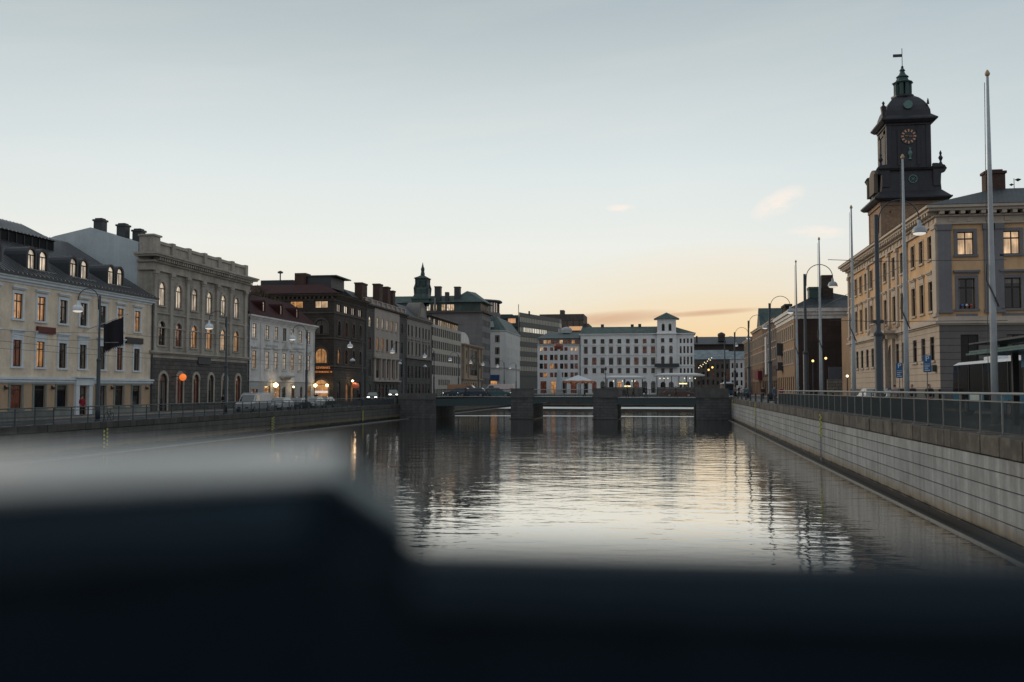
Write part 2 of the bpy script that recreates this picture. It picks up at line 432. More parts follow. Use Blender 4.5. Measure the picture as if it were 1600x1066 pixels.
def sur_mesh(w, h, arch, sur, sm):
    """stone surround: 'flat' = band + sill, 'hood' = band + sill + hood, 'ped' = hood with gable, 'sill', 'arch' = archivolt."""
    key = (round(w, 2), round(h, 2), arch, sur, sm.name)
    if key in SM: return SM[key]
    mb = MB(); x0, x1 = -w / 2, w / 2; b = min(.24, w * .2)
    if sur.startswith('thin_'): b = .11; sur = sur[5:]
    if sur != 'archonly': mb.box(x0 - b - .06, x1 + b + .06, -.14, .1, -.16, -.004)
    if sur in ('flat', 'hood', 'ped', 'hood2'):
        mb.box(x0 - b, x0 - .004, -.06, .12, 0, h + b); mb.box(x1 + .004, x1 + b, -.06, .12, 0, h + b); mb.box(x0 - .004, x1 + .004, -.057, .12, h + .004, h + b)
    if sur in ('hood', 'hood2'):
        zz = h + b + (.12 if sur == 'hood' else .42)
        if sur == 'hood2': mb.box(x0 - b + .03, x1 + b - .03, -.08, .12, h + b + .003, zz - .003)
        mb.box(x0 - b - .06, x1 + b + .06, -.16, .12, zz, zz + .1); mb.box(x0 - b - .12, x1 + b + .12, -.24, .12, zz + .103, zz + .24)
    if sur == 'ped':
        zz = h + b + .12; mb.box(x0 - b - .1, x1 + b + .1, -.24, .12, zz, zz + .12)
        mb.prism([(x0 - b - .14, -.24, zz + .123), (x1 + b + .14, -.24, zz + .123), (0, -.24, zz + .6)], (0, .3, 0))
    if sur in ('arch', 'archonly'):
        r0 = w / 2 + .004; r1 = w / 2 + b + .08; hs = h - w / 2; n = 10
        for i in range(n):
            a, c = pi * i / n, pi * (i + 1) / n
            mb.prism([(-r0 * cos(a), -.1, hs + r0 * sin(a)), (-r1 * cos(a), -.1, hs + r1 * sin(a)), (-r1 * cos(c), -.1, hs + r1 * sin(c)), (-r0 * cos(c), -.1, hs + r0 * sin(c))], (0, .2, 0))
        mb.box(x0 - b - .04, x0 - .006, -.07, .1, 0, hs - .003); mb.box(x1 + .006, x1 + b + .04, -.07, .1, 0, hs - .003)
    me = mb.mesh('surround'); me.materials.append(sm); SM[key] = me
    return me
def add_win(root, fr, u, z0, w, h, arch=False, pane='D', style='cross', fm=None, sur=None, sm=None, wo=0.0, rev=.09, name='window'):
    fmh, pmh = win_mesh(w, h, arch, style, fm or M_FRAME, PANES[pane])
    n = fr.n(); a = math.atan2(n[1], n[0]) + pi / 2
    b = root_loc(root); p = fr.P(u, wo - rev, z0)
    o = bpy.data.objects.new(name, fmh); COL.objects.link(o); o.parent = root; o.location = [p[i] - b[i] for i in range(3)]; o.rotation_euler = (0, 0, a)
    q = bpy.data.objects.new('pane', pmh); COL.objects.link(q); q.parent = o
    if sur:
        s_ = bpy.data.objects.new('surround', sur_mesh(w, h, arch, sur, sm)); COL.objects.link(s_); s_.parent = o
        s_.location = (0, -rev, 0)
    return o
def rows_of(rows):
    """rows: (cols, w, z0, z1, arch, panes, style, surround)"""
    ops = []; wins = []
    for r in rows:
        cols, w, z0, z1, arch, panes = r[:6]; style = r[6] if len(r) > 6 else 'cross'; sur = r[7] if len(r) > 7 else None
        for i, c in enumerate(cols):
            ops.append((c - w / 2, c + w / 2, z0, z1, arch)); wins.append((c, z0, w, z1 - z0, arch, panes[i % len(panes)], style, sur))
    return ops, wins
def facade(root, fr, u0, u1, z0, z1, rows, wm, sm=None, fm=None, name='wall', w=0.0, extra_ops=()):
    ops, wins = rows_of(rows)
    mb = MB(fr); wall_open(mb, u0, u1, z0, z1, ops + list(extra_ops), w)
    # returns back to the body
    for e_ in (u0 + .004, u1 - .004): mb.quad((e_, w, z0), (e_, w - .5, z0), (e_, w - .5, z1), (e_, w, z1))
    mb.quad((u0, w, z1), (u1, w, z1), (u1, w - .5, z1), (u0, w - .5, z1))
    o = mb.build(name, wm, root)
    for c, z, ww, h, arch, p, st, su in wins:
        add_win(root, fr, c, z, ww, h, arch, p, st, fm, su, sm, w)
    return o
def body(root, fr, u0, u1, d, z0, z1, m, d0=.3, name='wall'):
    return MB(fr).box(u0 + .01, u1 - .01, -d, -d0, z0, z1 - .02).build(name, m, root)
def bands(root, fr, u0, u1, lst, m, name='cornice', ret=1.0, dent=None, e0=1, e1=1):
    """stacked mouldings (projection, z0, z1); e0/e1 = 1 lets them turn the corner."""
    mb = MB(fr)
    for i, (p, a, b) in enumerate(lst):
        mb.box(u0 - (p if e0 else -.003), u1 + (p if e1 else -.003), -ret, p, a + .002, b)
    if dent:
        sp, wd, p, a, b = dent; u = u0 + sp / 2
        while u < u1: mb.box(u - wd / 2, u + wd / 2, .01, p, a, b); u += sp
    return mb.build(name, m, root)
def roof_gable(root, fr, u0, u1, w0, w1, z0, z1, m, over=.25, hip0=0.0, hip1=0.0, name='roof', t=.12):
    """ridge parallel to u; hips pull the ridge ends in."""
    P = fr.P; wm_ = (w0 + w1) / 2
    mb = MB(fr)
    a = [(u0 - over, w0 + over, z0), (u1 + over, w0 + over, z0), (u1 + over, w1 - over, z0), (u0 - over, w1 - over, z0)]
    r0, r1 = (u0 - over + hip0, wm_, z1), (u1 + over - hip1, wm_, z1)
    mb._add([P(*p) for p in a + [r0, r1]], [(0, 1, 5, 4), (2, 3, 4, 5), (0, 4, 3), (1, 2, 5), (0, 3, 2, 1)])
    return mb.build(name, m, root)
def chimney(root, x, y, sx, sy, z0, z1, m, mt=None, name='chimney'):
    mb = MB(); mb.box(x - sx, x + sx, y - sy, y + sy, z0, z1 - .35); mb.box(x - sx - .1, x + sx + .1, y - sy - .1, y + sy + .1, z1 - .348, z1 - .15)
    mb.box(x - sx * .8, x + sx * .8, y - sy * .8, y + sy * .8, z1 - .148, z1)
    return mb.build(name, m, root)
def dormer(root, fr, u, wf, z0, w, h, wmat, pane, depth=2.0, fm=None):
    """round-headed dormer with a curved sheet-metal cap."""
    t = .22; hs = h - w / 2; mb = MB(fr); n = 8
    o_ = [(u - w / 2 - t, z0 - .15)] + [(u - (w / 2 + t) * cos(pi * i / n), z0 + hs + (w / 2 + t) * sin(pi * i / n)) for i in range(n + 1)] + [(u + w / 2 + t, z0 - .15)]
    i_ = [(u - w / 2, z0)] + [(u - w / 2 * cos(pi * i / n), z0 + hs + w / 2 * sin(pi * i / n)) for i in range(n + 1)] + [(u + w / 2, z0)]
    for k in range(len(o_) - 1):
        mb.quad((o_[k][0], wf, o_[k][1]), (o_[k + 1][0], wf, o_[k + 1][1]), (i_[k + 1][0], wf, i_[k + 1][1]), (i_[k][0], wf, i_[k][1]))
        mb.quad((o_[k][0], wf, o_[k][1]), (o_[k + 1][0], wf, o_[k + 1][1]), (o_[k + 1][0], wf - depth, o_[k + 1][1]), (o_[k][0], wf - depth, o_[k][1]))
        mb.quad((i_[k][0], wf, i_[k][1]), (i_[k + 1][0], wf, i_[k + 1][1]), (i_[k + 1][0], wf - .3, i_[k + 1][1]), (i_[k][0], wf - .3, i_[k][1]))
    mb.quad((o_[0][0], wf, o_[0][1]), (o_[-1][0], wf, o_[-1][1]), (i_[-1][0], wf, i_[-1][1]), (i_[0][0], wf, i_[0][1]))
    d = mb.build('dormer', wmat, root)
    add_win(root, fr, u, z0, w, h, True, pane, 'cross', fm or M_FRK, None, None, wf, .12, name='dormer_window')
    return d
# ================================================================== THE SETTING
M_ASPH = mat('asphalt', (.045, .047, .05), .75, .3, .5, bump=.2)
M_COB = mat('cobbles', (.11, .108, .105), .75, .3, .8, kind='plain', bump=.5)
M_CAP = mat('brown_granite_cap', (.075, .066, .055), .8, .45, .9, kind='island', bump=.6, col2=(.12, .108, .092))
M_CAPT = mat('pale_granite_edge', (.30, .28, .25), .7, .3, .9)
def wet_wall(name, col, sat=1.0):
    m = mat(name, col, .7, .3, .8, kind='island', bump=.5, isl=.10)
    N = NT(m.node_tree); b = [n for n in m.node_tree.nodes if n.type == 'BSDF_PRINCIPLED'][0]
    base = b.inputs['Base Color'].links[0].from_socket
    g = N.new('ShaderNodeNewGeometry'); p = N.new('ShaderNodeSeparateXYZ'); N.l.new(g.outputs['Position'], p.inputs[0])
    zz = N.m('ADD', p.outputs[2], N.m('MULTIPLY', N.noise(N.scale(g.outputs['Position'], (.5, .5, 2)), 1.4, 4, .6), .45))
    base = N.mix(N.mapr(zz, 1.05, .62, 0, .8), base, (.17, .13, .07, 1))     # ochre tide stain
    base = N.mix(N.mapr(zz, .62, .48, 0, 1), base, (.008, .009, .009, 1))     # weed line
    drip = N.noise(N.scale(g.outputs['Position'], (2.2, 2.2, .16)), 1.0, 4, .6)
    base = N.mix(1.0, base, _grey(N, N.mapr(drip, .4, .64, .76, 1.08)), 'MULTIPLY')
    N.l.new(base, b.inputs['Base Color'])
    return m
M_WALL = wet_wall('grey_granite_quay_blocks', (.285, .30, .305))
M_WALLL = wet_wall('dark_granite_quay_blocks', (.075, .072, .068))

# water
def water_mat():
    m = bpy.data.materials.new('canal_water'); m.use_nodes = True; N = NT(m.node_tree); N.n.clear()
    out = N.new('ShaderNodeOutputMaterial')
    gl = N.new('ShaderNodeBsdfGlossy'); gl.inputs['Color'].default_value = (.98, .96, .93, 1)
    df = N.new('ShaderNodeBsdfDiffuse'); df.inputs[0].default_value = (.012, .018, .02, 1)
    g = N.new('ShaderNodeNewGeometry'); pos = g.outputs['Position']
    a = N.noise(N.scale(pos, (.26, .40, 1)), 1.0, 2, .5)
    b = N.noise(N.scale(pos, (.85, 1.5, 1)), 1.0, 2, .5)
    c = N.noise(N.scale(pos, (2.6, 5.0, 1)), 1.0, 2, .5)
    patch = N.mapr(N.noise(N.scale(pos, (.03, .02, 1)), 1.0, 3, .55), .35, .65, .5, 1.25)
    h = N.m('ADD', N.m('ADD', N.m('MULTIPLY', a, .036), N.m('MULTIPLY', b, .020)), N.m('MULTIPLY', c, .0036))
    h = N.m('MULTIPLY', h, patch)
    sp = N.new('ShaderNodeSeparateXYZ'); N.l.new(pos, sp.inputs[0])
    yy = N.m('ADD', sp.outputs[1], N.m('MULTIPLY', N.noise(N.scale(pos, (.06, .01, 1)), 1.0, 2, .5), 6))
    def strip(y0, y1): return N.m('MULTIPLY', N.m('GREATER_THAN', yy, y0), N.m('LESS_THAN', yy, y1))
    breeze = N.m('ADD', strip(236, 262), strip(170.5, 174.5), clamp=True)     # catspaws: wind-roughened strips
    N.l.new(N.m('ADD', N.m('MULTIPLY', breeze, .42), .015), gl.inputs['Roughness'])
    bp = N.new('ShaderNodeBump'); bp.inputs['Strength'].default_value = 1.0; bp.inputs['Distance'].default_value = 1.0
    N.l.new(h, bp.inputs['Height'])
    for n in (gl, df): N.l.new(bp.outputs[0], n.inputs['Normal'])
    fr = N.new('ShaderNodeFresnel'); fr.inputs[0].default_value = 1.8; N.l.new(bp.outputs[0], fr.inputs['Normal'])
    fac = N.mapr(fr.outputs[0], .06, .45, .04, .9)
    mx = N.new('ShaderNodeMixShader'); N.l.new(fac, mx.inputs[0]); N.l.new(df.outputs[0], mx.inputs[1]); N.l.new(gl.outputs[0], mx.inputs[2])
    N.l.new(mx.outputs[0], out.inputs[0]); return m
M_WATER = water_mat()
struct('water', MB().quad((-41, -60, 0), (9.6, -60, 0), (9.6, 262.3, 0), (-41, 262.3, 0)), M_WATER)
# banks
ZL, ZR, ZF = 2.1, 3.15, 2.9
struct('ground', MB().quad((-2600, -600, -1.2), (2600, -600, -1.2), (2600, 3000, -1.2), (-2600, 3000, -1.2)), M_ASPH)
def slab(name, x0, x1, y0, y1, z, m, b=-1.1): return struct(name, MB().box(x0, x1, y0, y1, b, z), m)
slab('left_quay_ground', -600, -41.5, -60, 262, ZL, M_COB)
slab('right_quay_ground', 10.4, 600, -60, 262, ZR, M_COB)
slab('far_ground', -600, 600, 262.5, 2500, ZF, M_COB)
struct('road_left', MB().quad((-50.2, -60, ZL + .006), (-43.6, -60, ZL + .006), (-43.6, 261, ZL + .006), (-50.2, 261, ZL + .006)), M_ASPH)
struct('road_right', MB().quad((13.4, -60, ZR + .006), (18.6, -60, ZR + .006), (18.6, 261, ZR + .006), (13.4, 261, ZR + .006)), M_ASPH)
struct('kerb_left', MB().box(-50.5, -50.2, -60, 261, ZL - .3, ZL + .14), M_CAPT)
struct('pavement_left', MB().box(-54, -50.5, -60, 261, ZL - .3, ZL + .13), M_COB)
struct('kerb_right', MB().box(18.6, 18.85, -60, 261, ZR - .3, ZR + .13), M_CAPT)
struct('pavement_right', MB().box(18.85, 20, -60, 261, ZR - .3, ZR + .12), M_COB)
mk = MB()
y = 40
while y < 250: mk.quad((-46.9, y, ZL + .011), (-46.75, y, ZL + .011), (-46.75, y + 3, ZL + .011), (-46.9, y + 3, ZL + .011)); y += 6
struct('road_markings', mk, flat('road_paint', (.5, .5, .47), .6))
mk2 = MB(); y = 55
while y < 92: mk2.quad((-43.45, y, ZL + .011), (-43.3, y, ZL + .011), (-43.3, y + 1.5, ZL + .011), (-43.45, y + 1.5, ZL + .011)); y += 2.3
struct('edge_markings', mk2, flat('road_paint', (.5, .5, .47), .6))

M_CAPL = mat('dark_granite_cap', (.06, .056, .05), .8, .4, .9, kind='island', bump=.5)
def quay(name, label, x, sgn, y0, y1, ztop, zc, courses, mw, mc, seed):
    """stone quay wall of separate blocks; sgn = direction of the water."""
    R = random.Random(seed); r = empty(name, (x, y0, 0), label, 'quay wall')
    mb = MB(); zs = courses
    for j in range(len(zs) - 1):
        y = y0 - R.random() * 1.5
        while y < y1:
            L = R.uniform(2.2, 3.8); o = R.uniform(-.004, .004); a, b = max(y, y0), min(y + L, y1)
            if b > a: mb.box(min(x + sgn * o, x - sgn * .6), max(x + sgn * o, x - sgn * .6), a + .0015, b - .0015, zs[j] + (.022 if j else 0), zs[j + 1] - .012)
            y += L
    mb.build('block_courses', mw, r)
    MB().box(min(x - sgn * .05, x - sgn * .7), max(x - sgn * .05, x - sgn * .7), y0, y1, -1.05, zs[-1] - .02).build('joint_backing', flat('dark_mortar', (.02, .02, .02), .9), r)
    mb = MB(); y = y0
    while y < y1:
        L = R.uniform(.75, 1.15); a, b = y, min(y + L, y1); o = R.uniform(-.02, .02)
        if b - a > .1: mb.box(min(x + sgn * (.05 + o), x - sgn * .9), max(x + sgn * (.05 + o), x - sgn * .9), a + .006, b - .006, zc, ztop + R.uniform(-.012, .012))
        y += L
    mb.build('cap_stones', mc, r, bevel=.025)
    return r
cs = [-.6, .3, .75, 1.22, 1.69, 2.16, 2.58]
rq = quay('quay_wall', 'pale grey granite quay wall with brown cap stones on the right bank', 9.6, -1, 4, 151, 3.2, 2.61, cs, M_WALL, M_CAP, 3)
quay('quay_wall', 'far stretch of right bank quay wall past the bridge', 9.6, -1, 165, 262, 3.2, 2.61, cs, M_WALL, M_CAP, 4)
lcs = [-.6, .35, .8, 1.25, 1.7]
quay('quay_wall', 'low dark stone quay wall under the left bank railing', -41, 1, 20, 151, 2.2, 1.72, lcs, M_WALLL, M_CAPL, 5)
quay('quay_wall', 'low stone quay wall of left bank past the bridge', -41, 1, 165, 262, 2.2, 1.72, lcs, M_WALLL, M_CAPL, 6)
r = empty('quay_wall', (-16, 262.4, 0), 'stone quay wall closing the far end of canal', 'quay wall')
MB().box(-41, 9.6, 262.3, 263.1, -1, 2.4).build('wall', M_WALLL, r); MB().box(-41.05, 9.65, 262.15, 263.2, 2.41, 2.95).build('cap_stones', M_CAP, r)
# submerged toe with its pale nosing
M_TOE = flat('wet_black_stone', (.006, .007, .007), .35); M_NOSE = flat('pale_worn_nosing', (.18, .18, .17), .6)
for lab, xa, xb, xn, ya, yb in (('stone ledge at the waterline below right quay wall', 9.2, 9.58, 9.16, 4, 150.9), ('stone ledge at the waterline below left quay wall', -40.98, -39.6, -39.62, 20, 150.9),
                        ('pale waterline ledge of left bank behind the bridge', -40.98, -39.6, -39.62, 165.2, 262), ('waterline ledge of right bank behind the bridge', 9.2, 9.58, 9.16, 165.2, 262)):
    r = empty('quay_ledge', ((xa + xb) / 2, ya, 0), lab, 'ledge')
    MB().box(xa, xb, ya, yb, -.5, .03).build('toe', M_TOE, r)
    MB().box(xn, xn + (.05 if xn > 0 else .12), ya, yb, -.1, .055).build('nosing', M_NOSE, r)

# railings
def railing(label, x, y0, y1, zb, zt, step, bars, zmid, mesh_m, post_m, rail_m, gap=.11):
    r = empty('railing', (x, y0, zb), label, 'railing')
    MB().tube([(x, y0, zt), (x, y1, zt)], .04, 8).build('top_rail', rail_m, r)
    MB().box(x - .02, x + .02, y0, y1, zmid - .02, zmid + .02).build('middle_rail', post_m, r)
    y = y0; k = 0
    while y <= y1 + .01:
        MB().box(x - .03, x + .03, y - .03, y + .03, zb, zt - .03).box(x - .09, x + .09, y - .09, y + .09, zb - .002, zb + .02).build('post', post_m, r)
        if bars and y + step <= y1 + .01 and (bars is True or bars(y)):
            mb = MB(); mb.box(x - .015, x + .015, y + .04, y + step - .04, zb + .06, zb + .10)
            n = int(step / gap)
            for i in range(1, n): mb.box(x - .0095, x + .0095, y + step * i / n - .01, y + step * i / n + .01, zb + .101, zmid - .021)
            mb.build('bar_panel', mesh_m, r)
        y += step; k += 1
    return r
M_FENCE = flat('petrol_green_fence_paint', (.02, .033, .037), .6)
railing('long petrol grey bar railing with pale handrail on the right quay', 9.9, 6.0, 91.3, 3.21, 4.46, 2.13, True, 4.22, M_FENCE, M_STEEL, M_STEEL, .1)
railing('dark railing along the left quay edge', -41.1, 43.9, 148, 2.21, 3.34, 2.04, lambda y: y < 62 or y > 89, 3.12, M_IRON, M_IRON, M_IRON, .12)

# ladders
def ladder(x, sgn, y, z0, z1, label):
    r = empty('ladder', (x, y, z0), label, 'ladder', 'ladders on the quay walls')
    my = flat('yellow_reflective_paint', (.55, .55, .06), .5)
    mb = MB()
    for dy in (-.22, .22): mb.tube([(x + sgn * .12, y + dy, z0), (x + sgn * .12, y + dy, z1), (x + sgn * .02, y + dy, z1 + .1)], .022, 6)
    mb.build('stiles', M_STEEL, r); mb = MB(); z = z0 + .2
    while z < z1: mb.tube([(x + sgn * .12, y - .22, z), (x + sgn * .12, y + .22, z)], .018, 6); z += .3
    mb.build('rungs', M_STEEL, r)
    mb = MB(); z = z1 - 1.3
    while z < z1: mb.box(x + sgn * .12 - .035, x + sgn * .12 + .035, y - .27, y - .17, z, z + .14).box(x + sgn * .12 - .035, x + sgn * .12 + .035, y + .17, y + .27, z + .14, z + .28); z += .28
    mb.build('yellow_markers', my, r)
for y, l in ((64.2, 'yellow marked ladder on right quay wall, nearest the camera'), (110, 'yellow marked ladder on right quay wall, second from camera'), (147.5, 'yellow marked ladder on right quay wall, beside the bridge')):
    ladder(9.6, -1, y, .1, 2.95, l)
for y, l in ((68.3, 'ladder on the left quay wall below the cream house'), (100, 'ladder on the left quay wall below the parked cars'), (131.6, 'ladder on left quay wall below the dark brick corner house')):
    ladder(-41, 1, y, .1, 1.6, l)

# bridge across the canal
M_GIR = flat('dark_green_steel', (.022, .045, .05), .5)
M_BST = mat('dark_bridge_granite', (.10, .10, .10), .75, .35, .8, kind='block', bw=1.1, bh=.42, mortar=.035, bump=.8)
M_BSC = mat('bridge_parapet_granite', (.10, .098, .095), .8, .35, .9)
br = empty('canal_bridge', (-15, 151, 0), 'low stone and green steel bridge of three spans across the canal', 'bridge')
for x0, x1, zt in ((-23.5, -20.04, 4.7), (-10.87, -7.21, 4.72)):
    MB().box(x0, x1, 151, 163.5, -1, 3.3).build('pier', M_BST, br)
    MB().box(x0 - .12, x1 + .12, 150.85, 151.9, 3.3, 3.6).box(x0, x1, 150.95, 151.8, 3.602, zt - .18).box(x0 - .08, x1 + .08, 150.88, 151.9, zt - .178, zt).build('pier_parapet', M_BSC, br)
    MB().box(x0 - .2, x1 + .2, 150.75, 163.7, -1, .10).build('pier_foot', M_TOE, br)
MB().box(-41.3, -35.2, 151, 165, -1, 2.95).build('abutment', M_BST, br)
MB().box(-41.3, -35.2, 150.9, 151.7, 2.952, 3.93).build('abutment_parapet', M_BSC, br)
MB().box(4.45, 10.4, 151, 165, -1, 3.3).build('abutment', M_BST, br)
MB().box(4.45, 9.2, 150.9, 151.7, 3.302, 4.68).build('abutment_parapet', M_BSC, br)
P_ = MB(); P_.prism([(-35.2, 150.9, 1.95), (-23.5, 150.9, 2.1), (-23.5, 150.9, 3.34), (-35.2, 150.9, 3.1)], (0, 14, 0)); P_.build('girder', M_GIR, br)
MB().box(-7.21, 4.45, 150.9, 164.9, 2.27, 3.25).build('girder', M_GIR, br)
mb = MB(); mb.prism([(-20.04, 151.1, 2.25), (-19.2, 151.1, 2.5), (-16.8, 151.1, 2.78), (-14, 151.1, 2.78), (-11.6, 151.1, 2.5), (-10.87, 151.1, 2.25), (-10.87, 151.1, 3.35), (-20.04, 151.1, 3.35)], (0, 13.6, 0)); mb.build('girder', M_GIR, br)
MB().box(-35.2, -23.5, 150.8, 165, 3.36, 3.44).box(-20.04, -10.87, 150.95, 165, 3.37, 3.45).box(-7.21, 4.45, 150.8, 165, 3.26, 3.34).build('deck_edge', M_CAPT, br)
MB().box(-41.4, 10.4, 152, 164.8, 3.0, 3.3).build('deck', M_ASPH, br)
def brail(x0, x1, z0, z1, rail_m, panel_m, fill=.16):
    mb = MB(); n = int((x1 - x0) / fill)
    for i in range(n + 1):
        x = x0 + (x1 - x0) * i / n; w = .035 if i % 12 == 0 else .014
        mb.box(x - w, x + w, 151.1, 151.14, z0, z1 - .05)
    mb.box(x0, x1, 151.08, 151.16, z0 + .08, z0 + .14)
    mb.build('railing_bars', panel_m, br)
    MB().box(x0, x1, 151.06, 151.18, z1 - .048, z1 + .04).build('handrail', rail_m, br)
brail(-35.1, -23.6, 3.45, 4.55, M_IRON, M_IRON, .13); brail(-19.9, -11.0, 3.46, 4.55, flat('pale_handrail', (.4, .42, .42), .5), M_FENCE, .13); brail(-7.1, 4.35, 3.35, 4.5, M_IRON, M_IRON, .13)
# embankment behind the abutments / ramps
struct('bridge_approach_left', MB().prism([(-41.5, 150, 2.0), (-54, 150, 2.0), (-54, 150, 2.12), (-41.5, 150, 3.3)], (0, 15, 0)), M_COB)
# ------------------------------------------------------------------ the parapet the camera leans over
M_PAR = mat('dark_blue_parapet_paint', (.003, .0105, .019), .5, .35, 9, bump=.15, spec=.15, col2=(.006, .015, .023))
M_SHEEN = mat('pale_sky_sheen_metal', (.46, .47, .47), .34, .15, 14, metal=.85, bump=.08)  # plate added on the block top to imitate its sky sheen and haze
M_TEAL = mat('teal_sky_sheen_metal', (.10, .16, .18), .4, .3, 14, metal=.6, bump=.1)  # same added sheen carried down the shoulder, dimmer and teal
r = empty('bridge_parapet', (0, .45, 3.3), 'dark blue parapet right under the camera, blurred, raised block with added pale sheen strip at left', 'parapet')
def slabp(pts, z0, z1): return MB().prism([(x, y, z0) for x, y in pts], (0, 0, z1 - z0))
slabp([(-6, -.30), (-1.6, -.06), (-.5, .10), (-.205, .275), (-.12, .345), (-.16, .49), (-.26, .435), (-.57, .275), (-1.7, .115), (-6, -.115)], 4.40, 4.5685).build('raised_block', M_PAR, r, bevel=.003)
slabp([(-6, -.298), (-1.6, -.058), (-.5, .102), (-.205, .277), (-.122, .347), (-.158, .485), (-.26, .43), (-.57, .27), (-1.7, .11), (-6, -.12)], 4.569, 4.5715).build('sheen_plate', M_SHEEN, r)
MB().prism([(-.124, .347, 4.42), (-.124, .347, 4.5685), (-.119, .347, 4.5675), (-.088, .351, 4.547), (-.088, .351, 4.42)], (-.035, .095, 0)).build('sloping_shoulder', M_PAR, r)
MB().prism([(-.1215, .349, 4.5713), (-.117, .349, 4.570), (-.086, .353, 4.5495), (-.090, .353, 4.5485), (-.1225, .349, 4.5695)], (-.033, .09, 0)).build('shoulder_sheen', M_TEAL, r)
slabp([(-.13, .34), (.12, .352), (1.5, .42), (6, .62), (6, .645), (1.5, .445), (.12, .378), (-.13, .37)], 4.40, 4.543).build('coping', M_PAR, r, bevel=.004)
slabp([(-6, -.29), (-1.6, -.05), (-.5, .11), (-.205, .285), (-.12, .355), (.12, .36), (1.5, .43), (6, .63), (6, .66), (1.5, .46), (.12, .39), (-.155, .43), (-.25, .38), (-.56, .22), (-1.7, .06), (-6, -.17)], 3.3, 4.398).build('wall', M_PAR, r)
def sheen_lip(name, pts, ztop, drop, fwd, m):
    mb = MB(); n = len(pts); vs_ = []
    for x, y in pts: vs_ += [(x, y - .001, ztop), (x, y - .001 - fwd, ztop - drop), (x, y + .004, ztop - drop)]
    fs = []
    for i in range(n - 1):
        for k in range(3): fs.append((i * 3 + k, i * 3 + (k + 1) % 3, i * 3 + 3 + (k + 1) % 3, i * 3 + 3 + k))
    fs += [(0, 1, 2), (n * 3 - 3, n * 3 - 2, n * 3 - 1)]
    mb._add(vs_, fs); return mb.build(name, m, r)
M_LIP = mat('teal_sky_sheen_paint', (.006, .021, .032), .5, .35, 11, bump=.15, spec=.2)  # added sloping lips catch sky light for the teal edge gradient
sheen_lip('block_sheen_lip', [(-6, -.31), (-1.6, -.07), (-.5, .09), (-.205, .266), (-.124, .338)], 4.5675, .02, .006, M_LIP)
sheen_lip('coping_sheen_lip', [(-.085, .338), (.12, .344), (1.5, .412), (6, .612)], 4.5415, .014, .004, M_LIP)
struct('bridge_walkway', MB().box(-41.5, 10.4, -9, .1, 2.9, 3.3), M_ASPH)
# ================================================================== LEFT BANK BUILDINGS
FL = Fr('X', -54, 1)
V_CREAM = mat('cream_plaster', (.73, .62, .48), .85, .27, .5)
V_TAN = mat('tan_plaster', (.48, .34, .22), .85, .16, .5)
V_WHITE = mat('blue_white_plaster', (.66, .72, .75), .8, .12, .8)
V_PLINTH = mat('grey_green_plinth', (.22, .24, .22), .85, .25, .8)
R_BLACK = mat('black_seamed_sheet_roof', (.014, .015, .018), .65, .4, .7, bump=.4, spec=.12)
R_RED = mat('dark_red_sheet_roof', (.05, .018, .018), .75, .3, .7, kind='seam', bw=.6, bump=.7, spec=.12)
R_GREEN = mat('verdigris_copper_roof', (.06, .095, .085), .6, .4, .4, kind='seam', bw=.8, bump=.6, col2=(.035, .05, .05))
R_DARK = mat('dark_slate_roof', (.045, .05, .058), .6, .3, .5)
V_BRK = mat('chimney_brick', (.10, .06, .048), .85, .3, 1, kind='brick', bw=.3, bh=.1, mortar=.015)
M_SOOT = flat('sooty_metal', (.04, .045, .05), .6)
M_GREYM = mat('grey_blue_sheet_cladding', (.50, .57, .58), .7, .15, .4, kind='seamx', bw=.9, bump=.6)

# --- cream three storey house
r = empty('cream_house', (-54, 77, ZL), 'cream plastered three storey house with tan ground floor, paired round dormers and black metal roof', 'house')
cols = [60.5, 63.7, 66.9, 70.1, 73.3, 76.5, 79.67, 82.9, 86.08, 89.26, 92.46, 95.71]
facade(r, FL, 55, 98.55, 5.6, 13.9, [
    (cols, 1.14, 6.5, 8.74, False, 'DDDDDRLDDDRK', 'cross', 'hood2'),
    (cols, 1.14, 10.53, 12.66, False, 'DDWWMLLDDDLL', 'cross', 'hood')], V_CREAM, V_WHITE)  # warm panes: reflected sunset sky put in as glow
facade(r, FL, 55, 98.55, 2.1, 5.1, [([c for c in cols if abs(c - 86.08) > .1], 1.5, 2.95, 4.92, False, 'KKKDDRKKKDK', 'shop', 'flat'),
    ([86.08], 1.35, 2.12, 4.85, False, 'K', 'cross')], V_TAN, V_PLINTH, name='ground_floor_wall')
bands(r, FL, 55, 98.55, [(.08, 5.08, 5.2), (.22, 5.2, 5.32), (.14, 5.32, 5.42), (.3, 5.42, 5.62)], V_WHITE, 'belt_course')
mb = MB(FL); u = 55
for c in cols:
    if abs(c - 86.08) > .1: pass
mb.box(55, 84.9, -.2, .1, 2.1, 2.75).box(87.3, 98.6, -.2, .1, 2.1, 2.75); mb.build('plinth', V_PLINTH, r)
mb = MB(FL); mb.box(84.75, 85.3, -.1, .28, 2.1, 4.95).box(86.86, 87.41, -.1, .28, 2.1, 4.95).box(84.7, 87.46, -.1, .34, 4.952, 5.5).build('door_portal', V_WHITE, r)
MB(FL).box(84.5, 87.7, -.1, .55, 5.63, 5.75).build('portal_cornice', V_WHITE, r)
bands(r, FL, 55, 98.55, [(.1, 13.5, 13.72), (.3, 13.72, 13.95), (.45, 13.95, 14.12)], V_WHITE, 'cornice')
bands(r, FL, 55, 98.55, [(.6, 14.12, 14.3)], M_SOOT, 'gutter')
body(r, FL, 55, 98.55, 20, 2.1, 13.9, V_CREAM)
mb = MB(FL); P = FL.P
mb.prism([(55, .5, 14.3), (55, -10, 20.5), (55, -20.5, 14.3)], (43.8, 0, 0)); mb.build('roof', R_BLACK, r)
